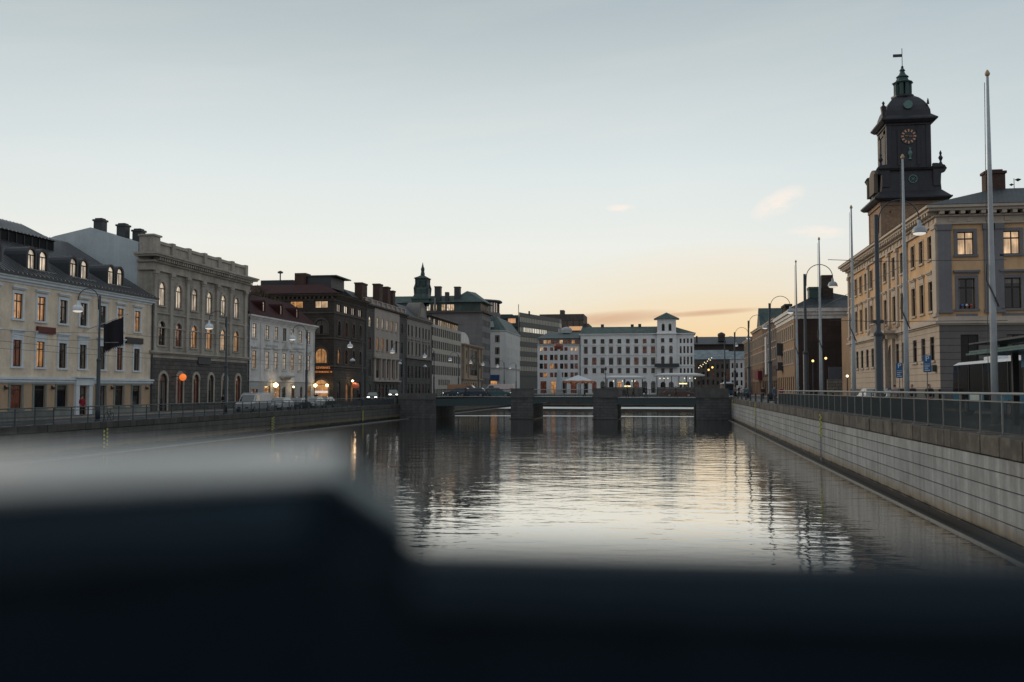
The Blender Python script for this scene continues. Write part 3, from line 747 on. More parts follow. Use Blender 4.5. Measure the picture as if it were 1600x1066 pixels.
mb = MB(FL); mb.prism([(55, -6.2, 17.9), (55, -6.2, 19.25), (55, -6.0, 19.3), (55, -9.5, 21.0), (55, -13, 19.3), (55, -13, 17.9)], (35.6, 0, 0)); mb.build('roof_lantern', R_BLACK, r)
mb = MB(FL); u = 56
while u < 90: mb.box(u - .04, u + .04, -6.196, -6.12, 18.1, 19.2); u += 1.15
mb.build('lantern_mullions', M_SOOT, r)
mb = MB(FL); u = 55.3
while u < 98.4:
    mb.prism([(u, .5, 14.3), (u, -10, 20.5), (u, -10, 20.6), (u, .5, 14.4)], (.09, 0, 0)); u += .6
u = 55.3
while u < 90.4: mb.prism([(u, -6.0, 19.3), (u, -9.5, 21.0), (u, -9.5, 21.1), (u, -6.0, 19.4)], (.09, 0, 0)); u += .55
mb.build('roof_seams', flat('seam_glint_metal', (.45, .46, .48), .3, .8), r)  # glint of the seams put into a paler metal colour
for u in (66.6, 68.2, 72.9, 74.6, 79.3, 80.95, 85.55, 87.3, 91.95, 93.6):
    dormer(r, FL, u, -.75, 15.0, 1.05, 1.85, M_SOOT, 'P' if u > 70 else 'D', 2.2)
for a, b in ((78.2, 82), (84.5, 88.4), (90.9, 94.7)): MB(FL).tube([(a, -.2, 14.95), (b, -.2, 14.95)], .05, 6).build('snow_rail', M_STEEL, r)
def board(name, label, cat, fr, u0, u1, w0, w1, z0, z1, m, txt=None, tm=None, ts=.3, tn='letters'):
    o = empty(name, fr.P((u0 + u1) / 2, (w0 + w1) / 2, z0), label, cat)
    MB(fr).box(u0, u1, w0, w1, z0, z1).build('board', m, o, bevel=.015)
    if txt:
        n = fr.n(); text_mesh(tn, txt, ts, tm, o, fr.P((u0 + u1) / 2, w1 + .01, (z0 + z1) / 2), (pi / 2, 0, math.atan2(n[1], n[0]) + pi / 2), .01)
    return o
M_SRED = flat('dark_red_sign_board', (.12, .02, .015), .5)
b_ = board('shop_sign', 'small dark red sign between the floors of the cream house', 'sign', FL, 79.0, 81.5, .02, .25, 9.45, 10.05, M_SRED)
board('shop_sign', 'narrow black sign right of the black flag on the cream house', 'sign', FL, 93.4, 96.6, .02, .25, 9.25, 9.85, flat('black_sign_board', (.01, .01, .01), .5))
# wall lamps of the cream house
for i, u in enumerate((75.0, 81.4, 91.0, 97.6)):
    o = empty('wall_lamp', FL.P(u, .1, 4.6), 'small black wall lamp on the tan ground floor, %s' % ('leftmost of four', 'second from left', 'third from left', 'beside the drainpipe')[i], 'lamp', 'black wall lamps on the cream house')
    MB(FL).box(u - .05, u + .05, 0, .1, 4.6, 4.9).build('bracket', M_SOOT, o); MB(FL).box(u - .12, u + .12, .1, .34, 4.55, 4.78).build('shade', M_SOOT, o)
# flag
f = empty('banner_flag', (-54, 86, 10.0), 'black banner flag hanging from a slanting pole on the cream house', 'flag')
MB().tube([(-54, 86, 10.0), (-49.6, 86.1, 11.55)], [.05, .03], 8).lathe((-49.55, 86.1), [(.0, 11.5), (.07, 11.55), (.07, 11.6), (0, 11.66)], 8).build('pole', flat('pale_pole', (.5, .5, .48), .5), f)
mb = MB(); n = 14
for i in range(n):
    a, b = i / n, (i + 1) / n; X = lambda t: -51.9 + 1.95 * t; Z = lambda t: 10.68 + .69 * t; D = lambda t: .09 * sin(t * 9)
    mb.prism([(X(a), 86.0 + D(a), Z(a) - .06), (X(b), 86.0 + D(b), Z(b) - .06), (X(b) + .02, 86.05 + D(b) * 2, Z(b) - 2.8), (X(a) + .02, 86.05 + D(a) * 2, Z(a) - 2.55)], (0, .02, 0))
mb.build('cloth', flat('black_cloth', (.012, .011, .018), .8), f)
MB().box(-51.6, -50.25, 85.75, 85.8, 8.9, 8.96).build('white_line', flat('grey_print', (.25, .25, .25), .8), f)

# --- stone palazzo
V_ST = mat('olive_grey_stone', (.36, .335, .285), .85, .34, .5, kind='course', bh=.42, mortar=.03, gap=.6, bump=.6)
V_STS = mat('olive_grey_smooth_stone', (.40, .37, .315), .85, .34, .5)
V_STD = mat('dark_rusticated_stone', (.115, .11, .10), .85, .35, .7, kind='block', bw=1.0, bh=.45, mortar=.04, bump=1.0)
r = empty('stone_palazzo', (-54, 111, ZL), 'grey green stone palazzo with round arched windows, pilasters and balustrade roof', 'building')
pc = [100.75, 104.5, 108.25, 112.1, 115.92, 119.7]
facade(r, FL, 98.6, 123.2, 8.7, 17.6, [(pc, 1.42, 9.35, 11.95, True, 'DRLLWL', 'cross', 'arch'), (pc, 1.38, 13.65, 16.2, True, 'PPPPPP', 'cross', 'arch')], V_ST, V_STS)  # upper rows glow in place of reflecting the sunset sky
facade(r, FL, 98.6, 123.2, 2.1, 7.95, [([101.25], 1.7, 2.12, 6.3, True, 'K', 'cross', 'archonly'), ([105.05, 108.92, 112.75, 116.5, 120.4], 1.35, 2.9, 6.3, True, 'RRKKR', 'cross', 'archonly')], V_STD, V_STS, name='ground_floor_wall')
bands(r, FL, 98.6, 123.2, [(.06, 7.97, 8.35), (.25, 8.35, 8.5), (.4, 8.5, 8.7)], V_STS, 'belt_course')
bands(r, FL, 98.6, 123.2, [(.12, 11.2, 11.34)], V_STS, 'impost_course', e0=0, e1=0)
bands(r, FL, 98.6, 123.2, [(.14, 12.75, 12.9)], V_STS, 'sill_course', e0=0, e1=0)
for i, u in enumerate([99.1, 102.6, 106.35, 110.15, 114.0, 117.8, 122.2]):
    w = .62 if i else .5
    MB(FL).box(u - w / 2, u + w / 2, 0, .22, 8.9, 16.7).box(u - w / 2 - .08, u + w / 2 + .08, 0, .3, 8.7, 8.95).box(u - w / 2 - .06, u + w / 2 + .06, 0, .3, 16.7, 16.95).box(u - w / 2 - .16, u + w / 2 + .16, 0, .4, 16.953, 17.3).build('pilaster', V_STS, r)
bands(r, FL, 98.6, 123.2, [(.28, 17.3, 17.55), (.2, 17.55, 18.15), (.45, 18.15, 18.35), (.95, 18.7, 18.9), (1.1, 18.9, 19.1)], V_STS, 'cornice', dent=(.5, .24, .8, 18.36, 18.69), ret=1.6)
mb = MB(FL); mb.box(98.7, 123.1, -.45, -.1, 19.1, 19.45).box(98.7, 123.1, -.5, -.05, 20.3, 20.62).box(98.7, 123.1, -.4, -.2, 19.46, 20.29)
for u in [99.2, 103.2, 107.0, 111.0, 114.8, 118.6, 122.7]:
    h = .35 if u > 99.3 else .6; mb.box(u - h, u + h, -.6, .05, 19.11, 20.75)
mb.box(98.5, 100.0, -1.5, .1, 19.12, 20.95).box(98.35, 100.15, -1.6, .25, 20.96, 21.15)
mb.build('balustrade', V_STS, r)
body(r, FL, 98.6, 123.2, 1.7, 2.1, 19.1, V_STS)
MB().prism([(-55.7, 98.68, 2.1), (-55.7, 98.68, 20.3), (-61.3, 98.68, 22.05), (-65.5, 98.68, 21.2), (-76, 98.68, 17.5), (-76, 98.68, 2.1)], (0, 24.3, 0)).build('rear_wing', M_GREYM, r)
for x, y, z in ((-60.9, 99.9, 23.2), (-58.6, 100.6, 22.7), (-57.2, 101.4, 22.2)): chimney(r, x, y, .5, .5, 19, z, M_SOOT)
board('shop_sign', 'dark carved sign panel under the first floor of the stone palazzo', 'sign', FL, 109.2, 112.4, .02, .16, 7.5, 8.3, M_SOOT)
o = empty('drainpipe', (-53.8, 98.75, 2.1), 'drainpipe at the corner between cream house and stone palazzo', 'pipe')
MB().tube([(-53.85, 98.58, 2.1), (-53.85, 98.58, 13.6)], .07, 8).build('pipe', M_SOOT, o)
# orange globe lamp
o = empty('globe_lamp', FL.P(103.2, 1.0, 5.8), 'glowing orange globe lamp on the stone palazzo', 'lamp')
MB(FL).box(103.17, 103.23, 0, 1.0, 5.95, 6.02).build('bracket', M_SOOT, o)
mb = MB(); mb.lathe((-52.7, 103.2), [(.39 * sin(pi * i / 12), 5.9 - .39 * cos(pi * i / 12)) for i in range(13)], 20); mb.build('globe', flat('orange_globe', (1, .22, .04), .4, emit=.7), o, smooth=True)

# --- white house
V_WH = mat('pale_grey_plaster', (.66, .65, .62), .85, .25, .6)
V_WH2 = mat('grey_plaster_base', (.42, .43, .42), .85, .2, .6, kind='course', bh=.5, mortar=.03, gap=.7)
r = empty('white_house', (-54, 136, ZL), 'white three storey house with dark red roof, three small dormers and lit shops', 'house')
wc = [125.4, 129.75, 132.9, 136.0, 139.04, 142.23, 145.76]
facade(r, FL, 123.7, 148.4, 5.9, 14.0, [(wc, 1.35, 7.35, 9.7, False, 'WPPPWPP', 'grid', 'hood'), (wc, 1.35, 11.45, 13.3, False, 'PPPMPPP', 'grid', 'flat')], V_WH, V_WH)
facade(r, FL, 123.7, 148.4, 2.1, 5.6, [([125.6], 2.4, 2.5, 4.6, False, 'R', 'split', None), ([129.9, 133.6], 2.2, 2.3, 5.0, False, 'LL', 'shop'), ([136.0, 139.6], 1.3, 2.12, 4.9, False, 'KR', 'cross'), ([142.9], 1.0, 2.3, 4.9, False, 'R', 'cross'), ([146.2], 1.4, 2.3, 5.0, False, 'L', 'cross')], V_WH2, V_WH, name='ground_floor_wall')
bands(r, FL, 123.7, 148.4, [(.1, 5.62, 5.9)], V_WH, 'belt_course')
bands(r, FL, 123.7, 148.4, [(.1, 13.6, 13.8), (.3, 14.0, 14.2), (.5, 14.2, 14.42)], V_WH, 'cornice', dent=(.45, .2, .25, 13.8, 14.0))
mb = MB(FL)
for u in (123.95, 127.6, 143.9, 148.15): mb.box(u - .22, u + .22, 0, .1, 5.91, 13.58)
mb.build('corner_strips', V_WH, r)
mb = MB(FL)
for u0 in (129.3, 139.2): mb.box(u0, u0 + 4.2, 0, .06, 10.2, 10.7)
mb.prism([(134.9, .02, 10.2), (137.1, .02, 10.2), (136, .02, 11.0)], (0, .3, 0)); mb.build('ornament_panels', V_WH2, r)
mb = MB(FL); mb.box(134.3, 137.7, 0, 1.0, 6.25, 6.5).box(134.8, 137.2, 0, .6, 5.95, 6.248); mb.build('balcony', V_WH2, r)
body(r, FL, 123.7, 148.4, 12, 2.1, 14, V_WH)
mb = MB(FL); mb.prism([(123.6, .4, 14.43), (123.6, -3.8, 17.9), (123.6, -8.5, 17.95), (123.6, -12.3, 14.43)], (24.9, 0, 0)); mb.build('roof', R_RED, r)
for u in (129.8, 136.1, 142.4): dormer(r, FL, u, -.55, 15.2, .75, 1.45, R_RED, 'P', 1.8, M_FRW)
def wall_lantern(fr, u, z, label, r_=.28, em=4.0, col=(1, .72, .35)):
    p = fr.P(u, .55, z)
    o = empty('wall_lantern', p, label, 'lamp')
    MB(fr).box(u - .04, u + .04, 0, .5, z + .3, z + .36).build('bracket', M_SOOT, o)
    MB().lathe(p[:2], [(.02, z - r_), (r_ * .8, z - r_ * .6), (r_, z), (r_ * .8, z + r_ * .6), (.02, z + r_)], 12).build('globe', flat('warm_lamp_glass', col, .4, emit=em), o, smooth=True)
    l = bpy.data.lights.new('lantern_light', 'POINT'); l.energy = 30; l.color = (1, .7, .4); l.shadow_soft_size = .2
    lo = bpy.data.objects.new('light', l); COL.objects.link(lo); lo.parent = o; n = fr.n(); lo.location = (n[0] * .45, n[1] * .45, 0)
    return o
wall_lantern(FL, 131.6, 5.15, 'bright yellow wall lantern beside the left lit shop of the white house', .34, 5)
wall_lantern(FL, 147.4, 5.15, 'warm wall lantern at the right end of the white house')
wall_lantern(FL, 138.3, 4.9, 'tiny white lamp beside the middle door of white house', .14, 3)

# --- dark brick corner house
V_DB = mat('dark_brown_stone', (.075, .062, .052), .85, .3, .6, kind='block', bw=.9, bh=.4, mortar=.03, bump=.8)
V_DB2 = mat('dark_brown_trim', (.105, .09, .075), .85, .3, .6)
r = empty('dark_corner_house', (-54, 166, ZL), 'dark brown stone corner house with arched windows, corbel frieze and dark red eaves', 'building')
FN = Fr('Y', 157.5, -1)
facade(r, FL, 157.5, 174.8, 8.0, 19.2, [([160.0, 163.8, 167.8, 171.7], 1.5, 8.85, 11.3, True, 'LRDD', 'split', 'arch'), ([160.0, 163.8, 167.8, 171.7], 1.5, 13.5, 15.95, True, 'DRDD', 'split', 'arch'), ([160.0, 163.8, 167.8, 171.7], 2.2, 17.5, 18.75, False, 'DMDD', 'split', 'sill')], V_DB, V_DB2)
facade(r, FL, 157.5, 174.8, 2.1, 7.9, [([160.2], 1.5, 2.3, 5.9, True, 'K', 'cross'), ([164.6, 167.4], 1.3, 2.3, 5.6, True, 'LL', 'split'), ([171.5], 1.6, 2.3, 5.9, True, 'K', 'cross')], V_DB, V_DB2, name='ground_floor_wall')
facade(r, FN, -75, -54, 8.0, 19.2, [([-72, -65.3, -60.5, -56.2], 2.2, 18.0, 19.15, False, 'LLLW', 'split'), ([-60.7, -56.2], 2.1, 13.7, 16.1, True, 'DD', 'split', 'arch'), ([-60.7, -56.2], 2.0, 8.85, 11.35, True, 'DL', 'split', 'arch')], V_DB, V_DB2, name='side_wall')
facade(r, FN, -75, -54, 2.1, 7.9, [([-56.15], 2.5, 2.3, 6.2, True, 'L', 'shop', 'archonly')], V_DB, V_DB2, name='side_ground_floor_wall')
MB().box(-74.9, -54.3, 157.8, 174.5, 2.1, 19.1).build('body', V_DB, r)
mb = MB()
for (z0, z1, p) in ((7.9, 8.0, .12), (8.25, 8.5, .2), (12.9, 13.1, .15), (17.1, 17.3, .15), (19.2, 19.5, .15), (19.9, 20.1, .6), (20.1, 20.35, .9)):
    mb.box(-75, -54 + p, 157.5 - p, 174.8, z0, z1)
x = -74.5
while x < -54: mb.box(x - .14, x + .14, 157.0, 157.6, 19.5, 19.9); x += .75
y = 158
while y < 174.8: mb.box(-54.1, -53.5, y - .14, y + .14, 19.5, 19.9); y += .75
mb.box(-74.9, -54.1, 157.6, 174.7, 19.4, 19.95)
mb.build('cornice', V_DB2, r)
MB().prism([(-75.5, 156.3, 20.36), (-52.8, 156.3, 20.36), (-57, 161, 22.3), (-75.5, 161, 22.3)], (0, 0, .01)).build('eave', R_RED, r)
mb = MB(); mb._add([(-75.5, 156.4, 20.37), (-52.9, 156.4, 20.37), (-52.9, 175, 20.37), (-75.5, 175, 20.37), (-75.5, 163, 22.4), (-59.5, 163, 22.4), (-59.5, 170, 22.4), (-75.5, 170, 22.4)], [(0, 1, 5, 4), (1, 2, 6, 5), (2, 3, 7, 6), (4, 5, 6, 7), (0, 4, 7, 3), (0, 3, 2, 1)]); mb.build('roof', R_RED, r)
MB().box(-63.2, -61.2, 163.5, 166, 22, 24.6).build('brick_stack', V_BRK, r)
MB().box(-70, -64, 165, 172, 22, 23.6).box(-61.1, -56.8, 164, 171, 22, 24.0).build('penthouse', M_SOOT, r)
MB().box(-61.5, -55.8, 163.8, 172, 24.01, 24.2).build('penthouse_roof', R_GREEN, r)
MB().tube([(-66, 164, 23), (-66, 164, 24.6)], .12, 6).lathe((-66, 164), [(.1, 24.6), (.5, 24.7), (.5, 24.9), (.1, 25.1)], 8).build('roof_vent', M_SOOT, r)
o = empty('restaurant_sign', (-56, 157.2, 7.0), 'orange lit two line letter sign above the arched door of dark corner house', 'sign')
M_NEON = flat('orange_sign_letters', (1, .38, .12), .5, emit=.32)
text_mesh('letters', 'GEVERNES', .52, M_NEON, o, (-55.75, 157.3, 8.1), (pi / 2, 0, 0), .04); text_mesh('letters', 'RESTAURANG 18', .42, M_NEON, o, (-55.8, 157.3, 7.4), (pi / 2, 0, 0), .04)
MB().box(-57.4, -54.9, 156.4, 157.4, 3.95, 4.3).build('lit_canopy', flat('white_lit_canopy', (1, .86, .8), .5, emit=.6), tag(empty('door_canopy', (-56.2, 157, 3.9), 'glowing white canopy over the arched door of dark corner house', 'canopy'), None, None))
wall_lantern(FN, -54.9, 5.2, 'yellow wall lantern right of the arched door of dark corner house', .25, 3)
wall_lantern(FL, 165.9, 6.0, 'white wall lamp above the lit arches of dark corner house', .2, 4)
o = empty('hanging_sign', FL.P(166.3, .9, 4.9), 'red orange glowing sign hanging over the quay from dark corner house', 'sign')
MB().lathe((-53.1, 166.3), [(.05, 4.7), (.55, 4.8), (.7, 5.2), (.5, 5.6), (.05, 5.7)], 14).build('shade', flat('red_lit_shade', (.7, .17, .08), .5, emit=.15), o, smooth=True)
MB().box(-54, -53.1, 166.28, 166.32, 5.7, 5.76).build('bracket', M_SOOT, o)
# alley tree
def twig_tree(name, x, y, z0, h, label, seed):
    R = random.Random(seed); r = empty(name, (x, y, z0), label, 'tree'); tr = MB(); cr = MB()
    def grow(p, d, L, rad_, lev):
        q = p + d * L; tr.tube([tuple(p), tuple(p + d * L * .5 + Vector((R.uniform(-.1, .1), R.uniform(-.1, .1), 0)) * L * .3), tuple(q)], [rad_, rad_ * .8, rad_ * .6], 5, False)
        if lev >= 2:
            for k in range(5 if lev < 5 else 9):
                c = p + d * L * R.random() + Vector((R.gauss(0, .22), R.gauss(0, .22), R.gauss(0, .22)))
                a = Vector((R.gauss(0, 1), R.gauss(0, 1), R.gauss(0, 1))).normalized() * R.uniform(.08, .15); b = a.orthogonal().normalized() * .07
                cr._add([tuple(c - a), tuple(c + b), tuple(c + a), tuple(c - b)], [(0, 1, 2, 3)])
        if lev < 6:
            for k in range(R.choice((2, 3, 3))):
                n = (d + Vector((R.uniform(-.8, .8), R.uniform(-.8, .8), R.uniform(-.1, .6)))).normalized()
                grow(q, n, L * R.uniform(.6, .8), rad_ * .6, lev + 1)
    grow(Vector((x, y, z0)), Vector((0, 0, 1)), h * .36, .28, 0)
    tr.build('trunk', flat('dark_bark', (.05, .038, .03), .9), r); cr.build('crown', flat('thin_brown_leaves', (.07, .05, .025), .8), r)
twig_tree('bare_tree', -65.2, 152.5, ZL, 18.5, 'thin brown leaved tree showing its top between palazzo and dark house', 5)

# --- stone bank building with pale middle
V_B5 = mat('dark_grey_rusticated_stone', (.10, .095, .088), .85, .32, .6, kind='block', bw=1.0, bh=.5, mortar=.05, bump=1.0)
V_B5L = mat('pale_brown_ashlar', (.38, .335, .295), .85, .18, .6)
r = empty('bank_building', (-54, 189, ZL), 'dark stone building with pale five window middle, half columns and brick chimneys', 'building')
c5 = [182.2, 185.45, 188.7, 192.1, 195.4]
facade(r, FL, 174.8, 180.2, 2.1, 20.0, [([177.7], 1.5, 16.1, 18.1, True, 'P', 'cross'), ([177.7], 1.4, 11.9, 14.2, False, 'R', 'cross'), ([177.7], 1.4, 7, 10, False, 'D', 'cross'), ([177.7], 1.5, 2.5, 5.5, True, 'K', 'cross')], V_B5, V_B5)
facade(r, FL, 197.7, 203.5, 2.1, 20.0, [([200.4], 1.5, 16.1, 18.1, False, 'D', 'cross'), ([200.4], 1.4, 11.9, 14.2, False, 'D', 'cross'), ([200.4], 1.4, 7, 10, False, 'D', 'cross'), ([200.4], 1.5, 2.5, 5.5, True, 'K', 'cross')], V_B5, V_B5)
facade(r, FL, 180.2, 197.7, 6.3, 20.0, [(c5, 1.5, 16.1, 18.1, False, 'PPPWP', 'split', 'sill'), (c5, 1.5, 11.9, 14.3, False, 'LLRDD', 'split', 'sill'), (c5, 1.9, 6.7, 10.3, False, 'KKKKK', 'cross')], V_B5L, V_B5L, w=.18, name='middle_wall')
facade(r, FL, 180.2, 197.7, 2.1, 6.0, [([181.5 + 2.5 * i for i in range(7)], 1.3, 2.4, 5.5, True, 'KKRKKKK', 'cross')], V_B5, V_B5, name='ground_floor_wall')
for u in (183.8, 187.1, 190.4, 193.75): MB(FL).tube([(u, .32, 6.5), (u, .32, 10.4)], [.36, .3], 10).build('half_column', V_B5L, r)
bands(r, FL, 180.2, 197.7, [(.5, 6.0, 6.3), (.6, 10.4, 10.6)], V_B5L, 'balcony_course')
bands(r, FL, 174.8, 203.5, [(.15, 19.6, 19.8), (.5, 20.0, 20.3)], V_B5, 'cornice', dent=(.8, .3, .4, 19.8, 20.0))
mb = MB(FL); mb.box(174.9, 203.4, -.5, 0, 20.3, 20.5).box(174.9, 203.4, -.5, 0, 21.2, 21.35)
for i in range(9): mb.box(175 + i * 3.45, 175.9 + i * 3.45, -.5, .05, 20.51, 21.19)
mb.box(175, 203.3, -.4, -.2, 20.505, 21.195)
mb.build('parapet', V_B5L, r)
body(r, FL, 174.8, 203.5, 15, 2.1, 20.2, V_B5)
mb = MB(FL); mb.prism([(175, -.9, 20.2), (175, -4.5, 23.0), (175, -9, 23.4), (175, -14, 20.2)], (28.4, 0, 0)); mb.build('roof', R_DARK, r)
for u, w, z in ((179.6, 3.4, 24.6), (191.3, 2.2, 25.6), (197.2, 2.0, 25.6), (201.4, 1.6, 25.2)):
    mb = MB(FL); mb.box(u, u + w, -3.6, -2.2, 19.9, z - .3).box(u - .1, u + w + .1, -3.7, -2.1, z - .298, z); mb.build('chimney', V_BRK, r)

# --- building with arched gable
r = empty('arched_gable_building', (-54, 215, ZL), 'grey stone building with a big arched pediment on its roof', 'building')
V_B6 = mat('grey_brown_ashlar', (.17, .16, .145), .85, .25, .6, kind='course', bh=.5, mortar=.03, gap=.6)
V_B6L = mat('pale_grey_brown_ashlar', (.26, .245, .22), .85, .2, .6)
c6 = [205.7, 208.7, 212.3, 215.4, 218.6, 221.3, 224.3]
facade(r, FL, 203.5, 226.3, 11.2, 19.8, [(c6, 1.3, 15.9, 18.3, False, 'D', 'split', 'sill'), (c6, 1.3, 11.9, 14.7, False, 'D', 'split', 'hood')], V_B6L, V_B6L)
facade(r, FL, 203.5, 226.3, 2.1, 11.2, [(c6, 1.3, 7.0, 9.7, True, 'K', 'split'), (c6, 1.5, 2.5, 5.8, True, 'KKKKRKK', 'cross')], V_B5, V_B6, name='lower_wall')
bands(r, FL, 203.5, 226.3, [(.3, 19.6, 19.9), (.5, 19.9, 20.2)], V_B6, 'cornice'); bands(r, FL, 203.5, 226.3, [(.3, 11.1, 11.35)], V_B6, 'belt_course')
body(r, FL, 203.5, 226.3, 14, 2.1, 20.0, V_B6)
mb = MB(FL); mb.prism([(203.6, .2, 20.2), (203.6, -2.6, 22.8), (203.6, -11, 23), (203.6, -14, 20.2)], (22.6, 0, 0)); mb.build('roof', R_DARK, r)
mb = MB(FL); pts = [(213.3, .1, 20.2)] + [(217.4 - 4.1 * cos(pi * i / 12), .1, 20.4 + 3.6 * sin(pi * i / 12)) for i in range(13)] + [(221.5, .1, 20.2)]; mb.prism(pts, (0, -3, 0)); mb.build('arched_gable', V_B6, r)
mb = MB(FL); pts = [(215.0, .2, 20.6)] + [(217.4 - 2.4 * cos(pi * i / 10), .2, 20.6 + 2.3 * sin(pi * i / 10)) for i in range(11)]; mb.prism(pts, (0, -.15, 0)); mb.build('gable_relief', V_B6L, r)

# --- modern grid office
r = empty('grid_office', (-54, 244, ZL), 'pale grey modern office block with long rows of narrow windows and lit top floor', 'building')
V_MOD = mat('pale_concrete_panels', (.42, .39, .34), .85, .15, .5)
gcol = [228.2 + 2.22 * i for i in range(15)]
facade(r, FL, 226.5, 261.1, 2.1, 19.9, [(gcol, 1.5, 17.2, 19.2, False, 'DDDMDDDDDDDDDDD', 'split'), (gcol, 1.5, 14.2, 16.1, False, 'D', 'split'), (gcol, 1.5, 11.2, 13.1, False, 'D', 'split'), (gcol, 1.5, 8.0, 10.2, False, 'D', 'split'), (gcol[3:9], 1.3, 5.5, 6.9, False, 'K', 'split'), (gcol[1:12], 1.4, 2.4, 4.6, False, 'K', 'cross')], V_MOD, V_MOD, M_FRK)
body(r, FL, 226.5, 261.1, 15, 2.1, 19.9, V_MOD)
facade(r, FL, 226.9, 260.7, 19.9, 21.7, [([228.4 + 2.4 * i for i in range(14)], 2.1, 20.1, 21.5, False, 'PKPKPPWWPPLWPP', 'split')], M_SOOT, V_MOD, M_FRK, name='attic_wall', w=-.8)
MB(FL).box(227.2, 260.4, -12, -1.4, 19.9, 21.65).build('attic_body', M_SOOT, r)
MB(FL).box(226.3, 261.3, -13, .2, 21.72, 21.95).build('roof', M_SOOT, r)

# --- ornate yellow building
r = empty('ornate_yellow_building', (-54, 276, ZL), 'ornate yellow stone building with tall dark glazing and curved white gable', 'building')
V_YS = mat('yellow_sandstone', (.36, .29, .21), .85, .3, .7, kind='course', bh=.5, mortar=.03, gap=.7)
facade(r, FL, 262.8, 290.3, 2.1, 16.4, [([277.5], 12.5, 8.4, 15.5, False, 'K', 'grid'), ([265.3, 268.2], 1.2, 9, 11.5, True, 'DD', 'split'), ([286.8], 1.2, 9, 11.5, True, 'D', 'split'), ([265, 268, 271.5, 275, 278.5, 282, 286], 1.5, 2.4, 6.4, True, 'LRKLKRK', 'split'), ([265.3, 268.2, 286.8], 1.2, 13, 15.2, False, 'D', 'split')], V_YS, V_YS)
mb = MB(FL)
for u in (270.4, 284.6, 263.4, 289.6): mb.box(u - .5, u + .5, 0, .5, 7.6, 16.2)
for u in (270.4, 284.6): mb.tube([(u, .6, 10.5), (u, .9, 11.4), (u, .6, 12.2)], [.3, .7, .3], 8)
mb.build('pilasters', V_YS, r)
bands(r, FL, 262.8, 290.3, [(.5, 7.2, 7.6), (.5, 16.3, 16.6), (.8, 16.6, 16.9)], V_YS, 'cornice')
body(r, FL, 262.8, 290.3, 14, 2.1, 16.4, V_YS)
mb = MB(FL); pts = [(264, -1.5, 16.9)] + [(272 - 8 * cos(pi * i / 14), -1.5, 17.0 + 3.4 * sin(pi * i / 14)) for i in range(15)] + [(288, -1.5, 16.9)]; mb.prism(pts, (0, -1.2, 0)); mb.build('curved_gable', V_WH, r)
mb = MB(FL); mb.prism([(263, -1, 16.9), (263, -6, 18.6), (263, -13, 16.9)], (27, 0, 0)); mb.build('roof', R_DARK, r)

# --- big grey building with copper roofs and lantern tower
r = empty('copper_roofed_block', (-70, 297, ZL), 'tall grey stone block with green copper roof, chimneys and a copper lantern tower', 'building')
FB = Fr('Y', 291.5, -1); FBX = Fr('X', -54, 1)
V_GB = mat('mid_grey_stone', (.19, .185, .18), .85, .18, .3, kind='course', bh=1.4, mortar=.06, gap=.7)
facade(r, FB, -100, -54, 2.1, 27.4, [([-68.6, -66.9, -65.2, -63.6], .9, 17.0, 18.4, False, 'D', 'split')], V_GB)
facade(r, FBX, 291.5, 306, 2.1, 27.4, [([293 + 2.2 * i for i in range(6)], 1.0, z, z + 1.9, False, 'D', 'split') for z in (6, 9.5, 13, 16.5, 20, 23.5)], V_GB, name='side_wall')
MB().box(-100, -54.35, 291.9, 305.9, 2.1, 27.3).build('body', V_GB, r)
MB().box(-100, -53.2, 290.7, 306.5, 27.42, 27.9).build('cornice', V_DB2, r)
facade(r, Fr('Y', 292.3, -1), -100, -54.8, 27.9, 30.6, [([-70.6, -68.6, -66.0, -64.4, -63.3], 1.2, 28.2, 30.1, False, 'PWWPW', 'split')], R_GREEN, name='attic_wall')
facade(r, Fr('X', -54.6, 1), 292.3, 306, 27.9, 30.6, [([293.6 + 1.8 * i for i in range(7)], 1.3, 28.2, 30.2, False, 'PPPPWP', 'split')], R_DARK, name='attic_side_wall')
mb = MB(); mb._add([(-64.5, 291.2, 30.62), (-53.2, 291.2, 30.62), (-53.2, 307, 30.62), (-64.5, 307, 30.62), (-59.6, 296.5, 34.4), (-58, 302, 34.4)], [(0, 1, 4), (1, 2, 5, 4), (2, 3, 5), (3, 0, 4, 5), (0, 3, 2, 1)]); mb.build('hip_roof', R_GREEN, r)
MB().prism([(-100, 291.8, 30.62), (-100, 296, 33.0), (-100, 306, 33.0), (-100, 307, 30.62)], (41, 0, 0)).build('ridge_roof', R_GREEN, r)
for x, w, z in ((-67.9, .9, 35.6), (-61.9, .85, 35.4)): MB().box(x - w, x + w, 292.5, 294.5, 30.6, z - .3).box(x - w - .12, x + w + .12, 292.4, 294.6, z - .298, z).build('chimney', M_SOOT, r)
MB().box(-65.6, -64.5, 292.5, 294, 30.6, 33.8).build('chimney', M_SOOT, r)
MB().box(-68.6, -68.1, 291.0, 291.6, 27.9, 32).build('flue_pipe', M_STEEL, r)
MB().lathe((-73.1, 295), [(2.7, 29.5), (2.7, 31.6), (2.9, 31.7), (2.9, 32.1), (2.4, 32.6), (2.05, 33.4), (2.05, 34.6), (2.15, 34.7), (1.7, 35.6), (1.7, 38.0), (2.15, 38.1), (2.15, 38.35), (1.2, 38.8), (.6, 39.2)], 4, True).build('lantern_tower', R_GREEN, r)
mb = MB()
for sx_ in (-1, 1):
    for sy_ in (-1, 1): mb.tube([(-73.1 + sx_ * 2.0, 295 + sy_ * 2.0, 33.3), (-73.1 + sx_ * 2.0, 295 + sy_ * 2.0, 35.2), (-73.1 + sx_ * 1.75, 295 + sy_ * 1.75, 36.6), (-73.1 + sx_ * 1.8, 295 + sy_ * 1.8, 38.1)], [.2, .38, .2, .2], 6)
